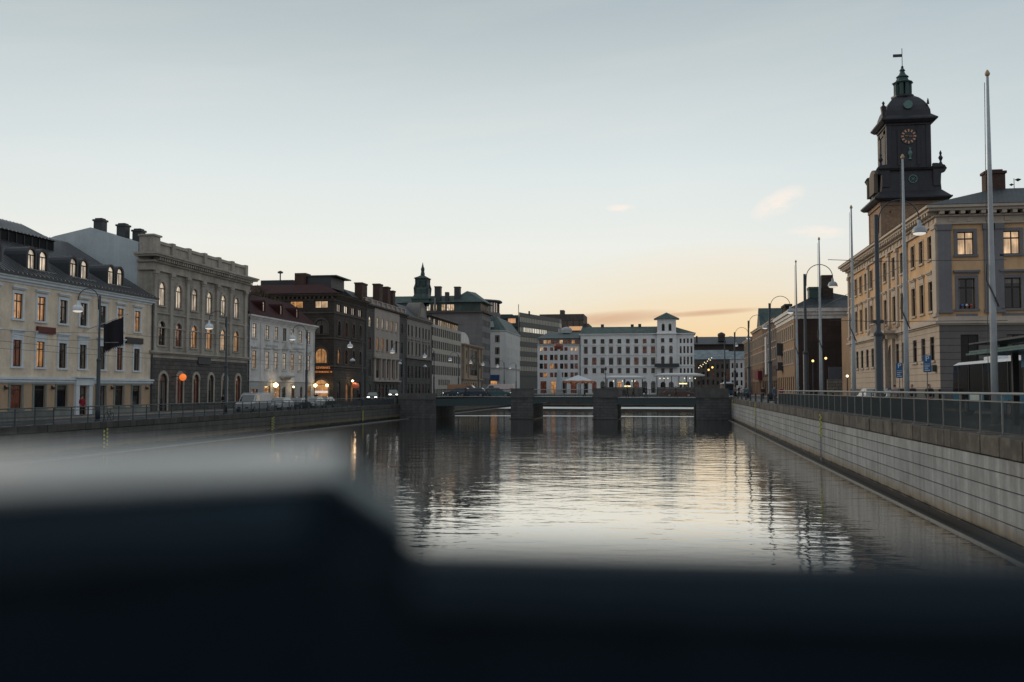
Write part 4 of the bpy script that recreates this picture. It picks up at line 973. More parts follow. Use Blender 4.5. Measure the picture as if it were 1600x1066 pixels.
for k in (-.9, .9): mb.box(-73.1 + k - .35, -73.1 + k + .35, 292.9, 293.1, 35.8, 37.6)
mb.build('tower_columns', M_GIR, r)
MB().lathe((-73.1, 295), [(.6, 39.0), (.7, 39.6), (.5, 40.4), (.6, 41.2), (.3, 42.0), (.05, 43.2)], 8).build('tower_finial', M_GIR, r)

# --- white corner house with green mansard
r = empty('white_mansard_house', (-60, 334, ZF), 'pale grey corner house with green mansard roof and blue awning', 'building')
FW = Fr('Y', 334, -1)
V_PG = mat('light_grey_render', (.56, .56, .54), .85, .12, .3)
facade(r, FW, -72, -55.5, 12.0, 24.3, [([-67.5, -63.8, -59.8, -56.6], 1.6, z, z + 2.4, False, p, 'cross', 'sill') for z, p in ((12.9, 'DDWD'), (16.4, 'DDDD'), (20.5, 'DRWD'))], V_PG, V_PG)
facade(r, FW, -72, -55.5, 2.9, 11.6, [([-67, -62], 2.2, 3.2, 8.5, False, 'KK', 'shop'), ([-57.8], 2.4, 3.2, 7.4, False, 'L', 'shop')], V_PG, name='ground_floor_wall')
mb = MB(); mb.prism([(-55.5, 334, 2.9), (-54, 335.5, 2.9), (-54, 369, 2.9), (-72, 369, 2.9), (-72, 334.4, 2.9), (-55.5, 334.4, 2.9)], (0, 0, 21.35)); mb.build('body', V_PG, r)
mb = MB()
for z in (11.6, 24.3): mb.prism([(-72, 333.7, z), (-55.4, 333.7, z), (-53.7, 335.4, z), (-53.7, 369, z), (-72, 369, z)], (0, 0, .38))
mb.build('cornice', V_WH2, r)
facade(r, Fr('X', -53.95, 1), 336, 369, 12.0, 24.3, [([338 + 3.1 * i for i in range(10)], 1.6, z, z + 2.4, False, 'D', 'cross') for z in (12.9, 16.4, 20.5)], V_PG, name='canal_wall')
mb = MB(); mb.prism([(-72, 333.8, 24.7), (-55.4, 333.8, 24.7), (-53.8, 335.4, 24.7), (-53.8, 369, 24.7), (-72, 369, 24.7)], (0, 0, .05)); q = [(-72, 333.8, 24.75), (-55.4, 333.8, 24.75), (-53.8, 335.4, 24.75), (-53.8, 369, 24.75), (-72, 369, 24.75)]; t_ = [(-72, 337.5, 29.6), (-58.5, 337.5, 29.6), (-57.6, 338.4, 29.6), (-57.6, 369, 29.6), (-72, 369, 29.6)]
mb._add(q + t_, [(0, 1, 6, 5), (1, 2, 7, 6), (2, 3, 8, 7), (5, 6, 7, 8, 9), (3, 4, 9, 8), (4, 0, 5, 9)]); mb.build('mansard_roof', R_GREEN, r)
MB().prism([(-59.6, 333.9, 25.6), (-57.6, 333.9, 25.6), (-58.6, 336.8, 28.3), (-60.6, 336.8, 28.3)], (0, -.1, .05)).build('roof_light', M_STEEL, r)
MB().box(-59.5, -55.8, 332.4, 333.7, 7.5, 9.4).build('blue_awning', flat('deep_blue_canvas', (.02, .06, .16), .7), r)

# --- striped office building behind
r = empty('striped_office_tower', (-58, 405, ZF), 'big modern office building with long pale window bands between dark green floors', 'building')
a = Vector((-58.8, 400)); b = Vector((-46.5, 441)); c_ = Vector((-74, 400))
M_OFD = flat('dark_green_cladding', (.035, .05, .052), .5); M_OFP = mat('pale_blind_band', (.42, .40, .34), .5, .12, .3, kind='seam', bw=1.4, bump=.4)
def band(mb, p, q, z0, z1, o=0.0):
    n = Vector((q.y - p.y, -(q.x - p.x))).normalized() * o
    mb.prism([(p.x + n.x, p.y + n.y, z0), (q.x + n.x, q.y + n.y, z0), (q.x + n.x, q.y + n.y, z1), (p.x + n.x, p.y + n.y, z1)], (-n.x - .0, 8, 0))
mb = MB(); band(mb, a, b, 2.9, 35.8); band(mb, c_, a, 2.9, 34.0); mb.build('body', M_OFD, r)
mp = MB(); md = MB()
for i in range(6):
    z = 32.0 - i * 4.0
    band(mp, a, b, z, z + 1.9, .12)
    band(md, a, b, z - 2.0, z - .1, .3)
    for k in range(26): q = a + (b - a) * (k / 26); band(md, q, q + (b - a) * .008, z, z + 1.9, .2)
mp.build('window_bands', M_OFP, r); md.build('floor_bands', M_OFD, r)
ml = MB(); dv = (b - a)
for i in range(13):
    p = a + dv * (.10 + i * .043); q = a + dv * (.10 + i * .043 + .024)
    band(ml, p, q, 28.05, 29.85, .16)
ml.build('lit_windows', flat('white_office_light', (1, .93, .75), .5, emit=.6), r)
ml = MB()
for i, (u, z) in enumerate(((-70, 31.4), (-67, 31.4), (-62.5, 31.4), (-61, 31.4), (-65, 26.9), (-61.5, 26.9), (-66, 22.4), (-60.7, 22.4), (-68, 17.9), (-61, 17.9), (-63, 22.4))): ml.box(u - .8, u + .8, 399.85, 400.2, z, z + 2.0)
ml.build('lit_windows', flat('office_amber', (.9, .5, .25), .5, emit=.4), r)
MB().box(-74, -58.9, 399.2, 399.98, 29.9, 30.6).box(-74, -58.9, 399.2, 399.98, 25.4, 26.0).box(-74, -58.9, 399.2, 399.98, 20.9, 21.5).box(-74, -58.9, 399.2, 399.98, 33.3, 34.6).build('floor_slabs', M_OFD, r)
MB().tube([(-58.9, 399.3, 3), (-58.9, 399.3, 39)], .15, 6).build('mast', M_STEEL, r)
MB().box(-73, -62, 402, 406, 34, 35.2).tube([(-56, 410, 35), (-56, 410, 37)], .4, 6).build('roof_plant', M_SOOT, r)
r = empty('brown_office_block', (-50, 490, ZF), 'brown stepped office block behind the striped office building', 'building')
k = 490 / 400.
V_BO = mat('brown_panels', (.15, .12, .10), .8, .2, .2, kind='block', bw=3, bh=3.2, mortar=.3, gap=.4)
MB().box(-62, -40, 490, 520, 3, 38.5).build('wall', V_BO, r); MB().box(-38, -33, 495, 515, 3, 35).box(-40, -37.6, 492, 515, 3, 37).build('stepped_wing', V_BO, r)
MB().box(-62, -40, 492, 515, 38.5, 41.8).box(-52, -50, 494, 500, 41.8, 44).build('roof_plant', V_DB2, r)
MB().box(-47, -40.5, 489.7, 490, 33.5, 35.5).box(-39, -34, 494.7, 495, 30.5, 32.5).build('lit_windows', flat('office_amber', (.9, .5, .25), .5, emit=.4), r)
# rotunda
r = empty('glass_rotunda', (-70, 395, ZF), 'round glass rooftop pavilion with flat dark disc roof', 'building')
MB().lathe((-69, 372), [(7, 2.9), (7, 33.4)], 28).build('drum', V_GB, r)
MB().lathe((-69, 372), [(6.5, 33.4), (6.5, 37.2)], 28).build('glazing', G_M, r)
mb = MB()
for i in range(28): mb.tube([(-69 + 6.6 * cos(2 * pi * i / 28), 372 + 6.6 * sin(2 * pi * i / 28), 33.4), (-69 + 6.6 * cos(2 * pi * i / 28), 372 + 6.6 * sin(2 * pi * i / 28), 37.2)], .18, 4)
mb.build('mullions', M_SOOT, r)
MB().lathe((-69, 372), [(7.6, 37.2), (7.9, 37.6), (7.4, 38.1), (3, 38.6), (.2, 38.7)], 32).build('disc_roof', M_SOOT, r)

for fr_, u_, z_, lb, d_ in ((FL, 123.45, 17.0, 'drainpipe between the stone palazzo and white house', .07), (FL, 148.25, 13.9, 'drainpipe at the right end of white house', .06), (FL, 174.8, 19.5, 'drainpipe between dark corner house and bank building', .08), (FL, 203.5, 19.5, 'drainpipe between bank building and arched gable building', .08), (FL, 226.4, 19.5, 'drainpipe left of the grid office', .08)):
    o = empty('drainpipe', fr_.P(u_, .15, ZL), lb, 'pipe')
    mb = MB(fr_).tube([(u_, .14, ZL), (u_, .14, z_ - .5), (u_, .3, z_)], d_, 8)
    z = ZL + 1.5
    while z < z_ - 1: mb.box(u_ - d_ - .03, u_ + d_ + .03, .0, .2, z, z + .06); z += 2.4
    mb.build('pipe', M_SOOT, o)
# ================================================================== FAR END OF THE CANAL
FF = Fr('Y', 330, -1)
V_PAL = mat('white_palace_plaster', (.78, .79, .77), .85, .15, .3)
V_HOT = mat('white_hotel_plaster', (.72, .74, .74), .85, .15, .3)
r = empty('white_hotel', (-35, 330, ZF), 'white five storey block with orange lit attic, left of the long white palace', 'building')
hc = [-41.02, -39.6, -37.55, -36.1, -34.2, -32.75, -30.75, -29.35]
facade(r, FF, -42.3, -27.95, 2.9, 19.2, [(hc, 1.05, 17.3, 18.5, False, 'WRRKRRWW', 'split'), (hc, 1.1, 14.2, 16.0, False, 'DRDRDDRR', 'split'), (hc, 1.1, 11.3, 13.1, False, 'DRLRDRDR', 'split'), (hc, 1.1, 8.5, 10.1, False, 'RLRRRDRR', 'split'), ([-40.3, -36.8, -33.5, -30.2], 2.0, 3.2, 7.2, False, 'RLKR', 'split')], V_HOT, V_HOT)
facade(r, Fr('Y', 330.9, -1), -42.0, -28.2, 19.2, 21.5, [([-41.2 + 1.35 * i for i in range(10)], 1.15, 19.7, 21.0, False, 'RWLRRWRRLR', 'split')], V_WH2, name='attic_wall')
bands(r, FF, -42.3, -27.95, [(.25, 19.2, 19.5)], V_WH2, 'cornice'); body(r, FF, -42.3, -27.95, 16, 2.9, 21.4, V_HOT, d0=1.4)
mb = MB(FF); mb._add([mb.fr.P(*p) for p in [(-42.6, .2, 21.5), (-27.96, .2, 21.5), (-27.96, -16, 21.5), (-42.6, -16, 21.5), (-39.3, -4, 23.6), (-27.96, -4, 23.6), (-27.96, -12, 23.6), (-39.3, -12, 23.6)]], [(0, 1, 5, 4), (1, 2, 6, 5), (2, 3, 7, 6), (3, 0, 4, 7), (4, 5, 6, 7), (0, 3, 2, 1)]); mb.build('roof', mat('grey_green_sheet_roof', (.12, .15, .15), .6, .25, .3, kind='seamx', bw=.8), r)
MB().lathe((-33.0, 334.5), [(1.9, 23.4), (1.9, 24.6), (1.5, 25.2), (.6, 25.5), (.05, 25.6)], 16).box(-35.8, -34.2, 334, 336, 23.4, 25).build('roof_plant', V_WH2, r)
r = empty('long_white_palace', (-10, 330, ZF), 'long white palace facing down the canal, with green roof and a square belvedere tower', 'building')
pc = [-26.14, -23.35, -20.6, -17.8, -15.05, -12.28, -9.5, -6.78, -4.05]; ec = [4.9, 6.08, 7.22, 8.38]
R9 = [(pc, 1.25, 19.6, 21.1, False, 'DDDDDDDRD', 'cross', 'flat'), (pc, 1.35, 16.3, 18.6, False, 'DDDDDDDRR', 'cross', 'hood'), (pc, 1.45, 12.6, 15.0, False, 'DRDDDDRDD', 'cross', 'hood2'), (pc[1:], 1.25, 9.8, 11.5, False, 'D', 'cross', 'sill'), ([pc[0]], 1.25, 9.6, 11.7, True, 'D', 'cross', 'sill'), (pc, 1.5, 3.3, 7.2, True, 'KRKKLKRKK', 'cross', None)]
facade(r, FF, -27.9, -2.8, 2.9, 22.6, R9, V_PAL, V_PAL)
facade(r, FF, 3.6, 9.2, 2.9, 22.6, [(ec, .62, 19.6, 21.1, False, 'D', 'cross'), (ec, .62, 16.3, 18.6, False, 'D', 'cross'), (ec, .62, 12.6, 15.2, False, 'D', 'cross', 'sill'), (ec, .62, 9.8, 11.4, False, 'D', 'cross'), (ec, .7, 3.3, 7.0, True, 'K', 'cross')], V_PAL, V_PAL, name='right_wall')
tcx = [-.9, 1.75]
facade(r, FF, -2.8, 3.6, 2.9, 23.2, [(tcx, 1.1, 19.8, 21.2, False, 'D', 'cross', 'flat'), (tcx, 1.15, 16.3, 18.8, True, 'D', 'cross', 'flat'), (tcx, 1.15, 12.7, 15.3, True, 'D', 'cross', 'flat'), (tcx, 1.1, 9.7, 11.4, False, 'D', 'cross'), (tcx, 1.6, 3.2, 7.0, True, 'K', 'cross')], V_PAL, V_PAL, name='tower_wall', w=.8)
facade(r, FF, -2.65, 3.45, 23.2, 27.4, [([-.7, 1.5], .95, 23.6, 26.0, True, 'K', 'cross', 'archonly')], V_PAL, V_PAL, name='belvedere_wall', w=.7)
MB().box(-2.6, 3.4, 329.9, 335.3, 23.1, 27.35).build('belvedere_body', V_PAL, r)
bands(r, FF, -27.9, -2.9, [(.15, 22.2, 22.4), (.5, 22.6, 22.85)], V_PAL, 'cornice', e1=0); bands(r, FF, 3.6, 9.2, [(.15, 22.2, 22.4), (.5, 22.6, 22.85)], V_PAL, 'cornice', e0=0)
bands(r, FF, -27.9, 9.2, [(.2, 12.0, 12.2), (.12, 15.7, 15.85)], V_PAL, 'string_course')
bands(r, FF, -2.8, 3.6, [(1.3, 22.6, 22.8), (.95, 27.4, 27.6)], V_PAL, 'tower_cornice', ret=.4)
MB(FF).box(-3.6, 4.4, .8, 2.2, 11.75, 11.95).box(-3.6, 4.4, 2.1, 2.2, 11.96, 12.9).build('balcony', M_IRON, r)
body(r, FF, -27.9, 9.2, 16, 2.9, 22.6, V_PAL)
mb = MB(FF); mb._add([mb.fr.P(*p) for p in [(-28.2, .5, 22.87), (9.9, .5, 22.87), (9.9, -16, 22.87), (-28.2, -16, 22.87), (-27.8, -6, 25.5), (2.6, -6, 25.5), (2.6, -9, 25.5), (-27.8, -9, 25.5)]], [(0, 1, 5, 4), (1, 2, 6, 5), (2, 3, 7, 6), (3, 0, 4, 7), (4, 5, 6, 7), (0, 3, 2, 1)]); mb.build('roof', R_GREEN, r)
mb = MB(); mb._add([(-3.7, 328.3, 27.62), (4.5, 328.3, 27.62), (4.5, 336.3, 27.62), (-3.7, 336.3, 27.62), (.4, 332.3, 29.9)], [(0, 1, 4), (1, 2, 4), (2, 3, 4), (3, 0, 4), (0, 3, 2, 1)]); mb.build('belvedere_roof', R_GREEN, r)
for x, z in ((-27, 26.2), (-21, 26.4), (-11, 26.3), (-8.5, 26.4)): MB().box(x - .5, x + .5, 336, 337, 25, z).build('chimney', M_SOOT, r)
MB().box(-28.15, -27.95, 329.7, 329.95, 3, 22).build('drainpipe', M_SOOT, r)

# things in the square at the far end
def globe_post(name, label, x, y, z0, z1, rad_=.3, em=5.0, col=(1, .75, .35), arms=None, group='lit street lamps at the far end', light=False):
    o = empty(name, (x, y, z0), label, 'lamp', group)
    MB().tube([(x, y, z0), (x, y, z0 + 1), (x, y, z1 - rad_)], [.12, .08, .05], 8).build('post', M_LAMP, o)
    m = flat('globe_%d' % int(em * 10 + col[2] * 100), col, .4, emit=em)
    if arms: MB().tube([(x - arms, y, z1 - rad_ - .1), (x + arms, y, z1 - rad_ - .1)], .035, 6).build('arm', M_LAMP, o)
    for dx in ((-arms, arms) if arms else (0,)):
        MB().lathe((x + dx, y), [(rad_ * sin(pi * i / 8), z1 - rad_ * cos(pi * i / 8)) for i in range(9)], 12).build('globe', m, o, smooth=True)
    return o
for i, (px_, y, z1) in enumerate(((11.3, 270, 9.7), (12.2, 268, 10.3))): globe_post('globe_street_lamp', 'yellow globe street lamp near the far end of right quay, %s' % ('lower left one' if i == 0 else 'upper right one'), px_, y, ZR, z1, .26, 1.8, (1, .6, .15))
globe_post('globe_street_lamp', 'twin yellow globe lamp in front of the brown house on the right', 18.3, 121, ZR, 8.2, .14, 2.0, (1, .68, .22), arms=.27)
globe_post('globe_street_lamp', 'single yellow globe lamp left of the twin one before the brown house', 17.1, 121, ZR, 7.9, .14, 2.0, (1, .68, .22))
R_ = random.Random(4)
o = empty('festoon_lights', (9.8, 300, 8), 'string of small warm bulbs hanging at right corner of the white palace', 'string lights')
mbb = MB(); pts = []
for i in range(10):
    x, z = 9.7 + i * .42, 10.9 + i * .32 + .35 * sin(i * 2.1); pts.append((x, 300, z + .3)); mbb.lathe((x, 300), [(.02, z - .15), (.15, z), (.02, z + .15)], 8)
MB().tube(pts, .03, 4).build('cable', M_SOOT, o); mbb.build('bulbs', flat('warm_bulb', (1, .8, .5), .4, emit=1.6), o)
def pavilion(name, label, x0, x1, y0, y1, z0, z1, roofm, n, lit):
    o = empty(name, ((x0 + x1) / 2, (y0 + y1) / 2, z0), label, 'pavilion')
    mb = MB(); mb.box(x0 - .9, x1 + .9, y0 - .9, y1 + .9, z1 - .9, z1 - .45).box(x0 - .7, x1 + .7, y0 - .7, y1 + .7, z1 - .448, z1, top=(x0 + 1.6, x1 - 1.6, y0 + 2, y1 - 2)); mb.build('roof', roofm, o)
    mb = MB()
    for i in range(n + 1):
        x = x0 + (x1 - x0) * i / n; mb.box(x - .08, x + .08, y0 - .08, y0 + .08, z0, z1 - .9).box(x - .08, x + .08, y1 - .08, y1 + .08, z0, z1 - .9)
    mb.build('columns', M_IRON, o)
    MB().box(x0 + .1, x1 - .1, y0 + .02, y0 + .05, z0, z0 + 2.2).build('low_glazing', G_D, o)
    mb = MB()
    for t in lit:
        x = x0 + (x1 - x0) * t; mb.lathe((x, y0 - .4), [(.02, z1 - 1.68), (.15, z1 - 1.5), (.02, z1 - 1.32)], 8)
    mb.build('lamps', flat('warm_bulb', (1, .8, .5), .4, emit=1.6), o)
    MB().box(x0 + (x1 - x0) * .5, x0 + (x1 - x0) * .68, y0 - .12, y0 - .02, z1 - 3.1, z1 - 2.75).build('lit_counter', flat('yellow_tube_light', (1, .8, .4), .5, emit=1.2), o)
    return o
M_PR = flat('pale_pavilion_roof', (.55, .55, .54), .5)
pavilion('glass_pavilion', 'long glass pavilion with pale curved roof and row of small lights at the far quay', -2.4, 9.6, 276, 281, ZF, 9.0, M_PR, 6, (.07, .16, .25, .62, .74, .86))
pavilion('glass_pavilion', 'smaller glass pavilion with lamps left of the long one at far quay', -16.2, -6.4, 276, 281, ZF, 8.3, M_PR, 4, (.2, .45, .72, .8))
for j, (cx, lab) in enumerate(((-23.5, 'wide white market umbrella with scalloped orange edge at the far quay'),)):
    o = empty('market_umbrella', (cx, 270, ZF), lab, 'umbrella')
    MB().tube([(cx, 270, ZF), (cx, 270, 7.9)], .08, 8).build('pole', M_STEEL, o)
    mb = MB(); n = 16; top = (cx, 270, 8.4); ring = [(cx + 4.2 * cos(2 * pi * i / n), 270 + 3.2 * sin(2 * pi * i / n), 6.8 + .12 * (i % 2)) for i in range(n)]
    mb._add([top] + ring, [(0, i + 1, (i + 1) % n + 1) for i in range(n)]); mb.build('canopy', flat('white_canvas', (.62, .64, .66), .8), o)
    mb = MB()
    for i in range(n):
        a_, b_2 = ring[i], ring[(i + 1) % n]; m_ = tuple((a_[k] + b_2[k]) / 2 for k in range(3))
        mb._add([a_, b_2, (b_2[0], b_2[1], b_2[2] - .35), (m_[0], m_[1], m_[2] - .85), (a_[0], a_[1], a_[2] - .35)], [(0, 1, 2, 3, 4)])
    mb.build('scalloped_edge', flat('orange_canvas', (.6, .25, .12), .8), o)
o = empty('wrapped_statue', (-28.4, 268, ZF), 'tall pale wrapped statue on a pedestal before the white hotel', 'statue')
MB().lathe((-28.4, 268), [(1.2, ZF), (1.2, ZF + .6), (.95, ZF + .7), (.95, ZF + 1.8)], 4, True).build('pedestal', V_WH2, o)
MB().lathe((-28.4, 268), [(.95, ZF + 1.8), (.85, 6.5), (.65, 8.5), (.5, 9.7), (.15, 10.3)], 12).build('wrapping', flat('pale_blue_sheet', (.42, .48, .52), .8), o)
o = empty('hanging_ornament', (-34.4, 320, 16), 'round reddish hanging lantern ornament in front of the white hotel', 'ornament')
MB().lathe((-34.4, 322), [(.1, 17.4), (1.2, 17.7), (1.6, 18.5), (1.2, 19.3), (.1, 19.6)], 14).build('globe', flat('red_gold_ornament', (.16, .05, .03), .4, emit=.12), o, smooth=True)
MB().tube([(-42, 322, 20.4), (-34.4, 322, 19.6), (-27, 322, 20.4)], .04, 4).build('cable', M_SOOT, o)

# far right background
r = empty('dark_hillside_block', (30, 600, ZF), 'long dark brown building on the skyline at the end of right quay', 'building')
MB().box(14, 60, 600, 640, 3, 31).build('wall', V_DB, r)
MB().prism([(13, 598, 31), (13, 620, 36.5), (13, 642, 31)], (48, 0, 0)).build('roof', R_DARK, r)
MB().box(31, 35, 603, 607, 33, 36.5).lathe((33, 605), [(2.4, 36.4), (2, 37.6), (.3, 38.4)], 12).box(18, 19, 604, 606, 33, 36.3).build('chimney', V_DB, r)
r = empty('brown_row_house', (18, 400, ZF), 'brown row building with grey roof behind the far street lamps', 'building')
FY = Fr('Y', 400, -1)
facade(r, FY, 9.5, 24.8, 2.9, 16.3, [([11 + 1.85 * i for i in range(8)], .9, z, z + 2.0, False, p, 'split') for z, p in ((12.6, 'D'), (9.3, 'DRD'), (6.3, 'D'))], V_DB2, V_DB2)
body(r, FY, 9.5, 24.8, 12, 2.9, 16.3, V_DB2)
R_GG = mat('grey_sheet_roof', (.16, .20, .22), .55, .3, .4, kind='seamx', bw=1.2, bump=.5, col2=(.26, .30, .31))
MB().prism([(9.2, 399.5, 16.31), (9.2, 406, 20.2), (9.2, 413, 16.31)], (15.7, 0, 0)).build('roof', R_GG, r)
r = empty('white_row_house', (28, 400, ZF), 'white row house with grey roof right of the brown row building', 'building')
facade(r, FY, 24.95, 36, 2.9, 16.3, [([26 + 1.7 * i for i in range(6)], .75, z, z + 2.0, False, 'D', 'split') for z in (12.8, 9.2, 6.0)], V_PG, V_PG)
body(r, FY, 24.95, 36, 12, 2.9, 16.3, V_PG)
MB().prism([(24.92, 399.5, 16.32), (24.92, 405, 19.6), (24.92, 413, 16.32)], (11.5, 0, 0)).build('roof', R_GG, r)

# ================================================================== RIGHT BANK BUILDINGS
FRt = Fr('X', 20, -1)
V_Y = mat('ochre_plaster', (.61, .40, .22), .85, .22, .4)
V_RS = mat('warm_lit_rusticated_plaster', (.48, .40, .32), .85, .16, .5, kind='course', bh=.52, mortar=.035, gap=.5, bump=.8)  # canal side: warm evening light put into the colour
V_RSS = mat('grey_pink_plaster', (.50, .43, .35), .85, .16, .5)
V_GP = mat('shaded_front_trim', (.19, .19, .20), .85, .2, .5)  # front trim: shade of the unlit side put into the colour
V_GB2 = mat('dark_grey_granite_base', (.10, .10, .10), .8, .25, .6)
R_TILE = mat('dark_teal_roof_tiles', (.045, .06, .07), .6, .3, .5, kind='block', bw=.35, bh=.2, mortar=.05, gap=.4, bump=1.0)
r = empty('city_hall', (20, 78, ZR), 'large ochre and grey stone city hall with pilasters, cornice and teal hipped roof', 'building')
YC = 77.4; FNr = Fr('Y', YC, -1)
ucol = [79.5, 82.13, 84.8, 88.6, 91.75, 95.3, 98.95, 101.5, 104.1, 106.8, 109.4, 111.9]
dcol = [c for c in ucol if abs(c - 91.75) > .1 and abs(c - 95.3) > .1]
facade(r, FRt, YC, 113.7, 9.9, 16.77, [(ucol, 1.15, 14.45, 16.2, False, 'K', 'cross', 'thin_flat'), (ucol, 1.2, 10.5, 12.75, False, 'K', 'cross', 'thin_hood2')], V_Y, V_RSS)
facade(r, FRt, YC, 113.7, 4.6, 9.3, [(dcol, 1.25, 6.75, 8.55, False, 'K', 'cross', 'sill'), ([91.0], 1.2, 6.75, 8.55, False, 'K', 'cross')], V_RS, V_RSS, name='ground_floor_wall', extra_ops=[(92.4, 94.8, 4.6, 8.6, True)])
mb = MB(FRt); wall_open(mb, YC, 113.7, 3.15, 4.6, [(92.4, 94.8, 3.15, 4.6, False)]); mb.build('granite_base', V_GB2, r)
MB(FRt).box(92.3, 94.9, -.5, -.29, 3.15, 8.7).build('door', flat('dark_oak_door', (.03, .02, .015), .6), r)
mb = MB(FRt); mb.box(91.9, 92.38, 0, .25, 4.61, 9.2).box(94.82, 95.3, 0, .25, 4.61, 9.2); mb.build('door_portal', V_RSS, r)
mb = MB(FRt); mb.box(90.6, 96.6, 0, 1.2, 9.45, 9.7)
for i in range(13): mb.box(90.7 + i * .48, 90.85 + i * .48, 1.05, 1.15, 9.71, 10.5)
mb.box(90.6, 96.6, 1.0, 1.2, 10.5, 10.62).box(91, 91.3, 0, .9, 9.0, 9.449).box(95.9, 96.2, 0, .9, 9.0, 9.449); mb.build('balcony', V_RSS, r)
for u in (77.95, 86.9, 90.3, 93.5, 97.1, 102.8, 113.2):
    w = .32 if u > 79 else .52
    MB(FRt).box(u - w, u + w, 0, .16, 10.201, 16.499).box(u - w - .1, u + w + .1, 0, .26, 9.96, 10.2).box(u - w - .08, u + w + .08, 0, .26, 16.5, 16.77).build('pilaster', V_RSS, r)
facade(r, FNr, 20, 46, 9.9, 16.77, [([21.95, 25.15, 28.4, 31.6, 34.8, 38], 1.15, 14.5, 16.2, False, 'WWDDWD', 'cross', 'flat'), ([21.97, 25.17, 28.4, 31.6, 34.8, 38], 1.15, 10.5, 12.75, False, 'D', 'cross', 'hood')], V_Y, V_GP, M_FRK, name='front_wall')
facade(r, FNr, 20, 46, 4.6, 9.3, [([22.1, 25.3, 28.4, 31.6, 34.8], 1.25, 6.3, 8.6, False, 'K', 'cross', None)], mat('shaded_rusticated_front', (.16, .15, .145), .85, .16, .5, kind='course', bh=.52, mortar=.035, gap=.45, bump=.8), V_GP, M_FRK, name='front_ground_floor_wall')  # front rustication darkened as the shaded copy of the canal side
MB(FNr).box(20.0, 46, -.5, 0, 3.15, 4.6).build('front_granite_base', V_GB2, r)
for u, w in ((20.46, .46), (23.55, .33), (24.25, .3), (27.0, .35), (30.0, .3), (33.2, .3), (36.4, .3)): MB(FNr).box(u - w, u + w, 0, .14, 10.45, 16.35).box(u - w - .06, u + w + .06, 0, .22, 10.2, 10.448).box(u - w - .08, u + w + .08, 0, .22, 16.352, 16.77).build('front_pilaster', V_GP, r)
mb = MB(FNr)
for c in (21.95, 25.15, 28.4, 31.6, 34.8): mb.box(c - .75, c + .75, .005, .05, 9.95, 10.15)
mb.build('apron_panels', V_GP, r)
mb = MB()
for (p, z0, z1) in ((.12, 9.3, 9.42), (.3, 9.42, 9.62), (.1, 9.62, 9.95), (.18, 16.78, 16.92), (.08, 16.92, 17.35), (.3, 17.35, 17.48), (.75, 17.72, 17.92), (.95, 17.92, 18.12)):
    mb.box(20 - p, 46, YC - p, 113.7 + p, z0 + .002, z1)
mb.build('cornice', V_RSS, r)
mb = MB(); y = YC + .1
while y < 113.7: mb.box(19.3, 20, y - .16, y + .16, 17.485, 17.719); y += .72
x = 20.2
while x < 46: mb.box(x - .16, x + .16, YC - .7, YC, 17.485, 17.719); x += .72
y = YC + .9
while y < 113.5: mb.box(19.86, 19.93, y - .22, y + .22, 16.96, 17.3); y += 1.3
x = 21
while x < 46: mb.box(x - .22, x + .22, YC - .14, YC - .07, 16.96, 17.3); x += 1.3
mb.build('brackets', V_RSS, r)
MB().box(20.35, 45.8, YC + .35, 113.4, 3.2, 17.4).build('body', V_RSS, r)
mb = MB(); mb._add([(19.0, YC - 1.0, 18.14), (46, YC - 1.0, 18.14), (46, 114.7, 18.14), (19.0, 114.7, 18.14), (26, YC + 6.0, 20.5), (46, YC + 6.0, 20.5), (46, 107, 20.5), (26, 107, 20.5)], [(0, 1, 5, 4), (1, 2, 6, 5), (2, 3, 7, 6), (3, 0, 4, 7), (4, 5, 6, 7), (0, 3, 2, 1)]); mb.build('roof', R_TILE, r)
chimney(r, 25.9, 83.5, .75, .45, 19.9, 22.0, V_BRK)
MB().tube([(27.6, 84, 20.4), (27.6, 84, 21.4)], .03, 4).lathe((27.9, 84), [(.02, 21.15), (.25, 21.3), (.02, 21.4)], 8).lathe((27.4, 84), [(.02, 20.8), (.18, 20.9), (.02, 21.0)], 8).build('roof_antenna', M_SOOT, r)
# small ornaments standing inside windows
o = empty('window_star_lamp', (24.9, YC - .25, 6.2), 'orange zigzag candle arch lit in the lower city hall window', 'lamp')
mb = MB(FNr)
for a0, a1 in (((22.3, 6.4), (22.45, 6.55)), ((22.45, 6.55), (22.6, 6.4))): mb.tube([(a0[0] - .2, -.05, a0[1]), (a1[0] - .2, -.05, a1[1])], .03, 6)
mb.box(22.05, 22.45, -.12, -.02, 6.3, 6.35).build('arch', flat('orange_candle_glow', (1, .4, .12), .4, emit=.5), o); o.location = (22.25, YC, 6.3)
for c in o.children: c.location = (24.9 - 22.25, -.25, -.1)
for i, (uu, cc) in enumerate(((21.65, (.1, .2, .6)), (21.95, (.6, .6, .6)), (22.25, (.5, .08, .06)))):
    o = empty('window_flowerpot', (uu, YC, 10.5), ('blue', 'white', 'red')[i] + ' flowerpot on the sill of the corner city hall window', 'flowerpot')
    MB().lathe((uu, YC - .02), [(.07, 10.52), (.1, 10.66)], 8).build('pot', flat('terracotta', (.2, .1, .07), .8), o); MB().lathe((uu, YC - .02), [(.03, 10.66), (.13, 10.74), (.05, 10.86)], 7).build('blossom', flat('blossom_%d' % i, cc, .7), o)

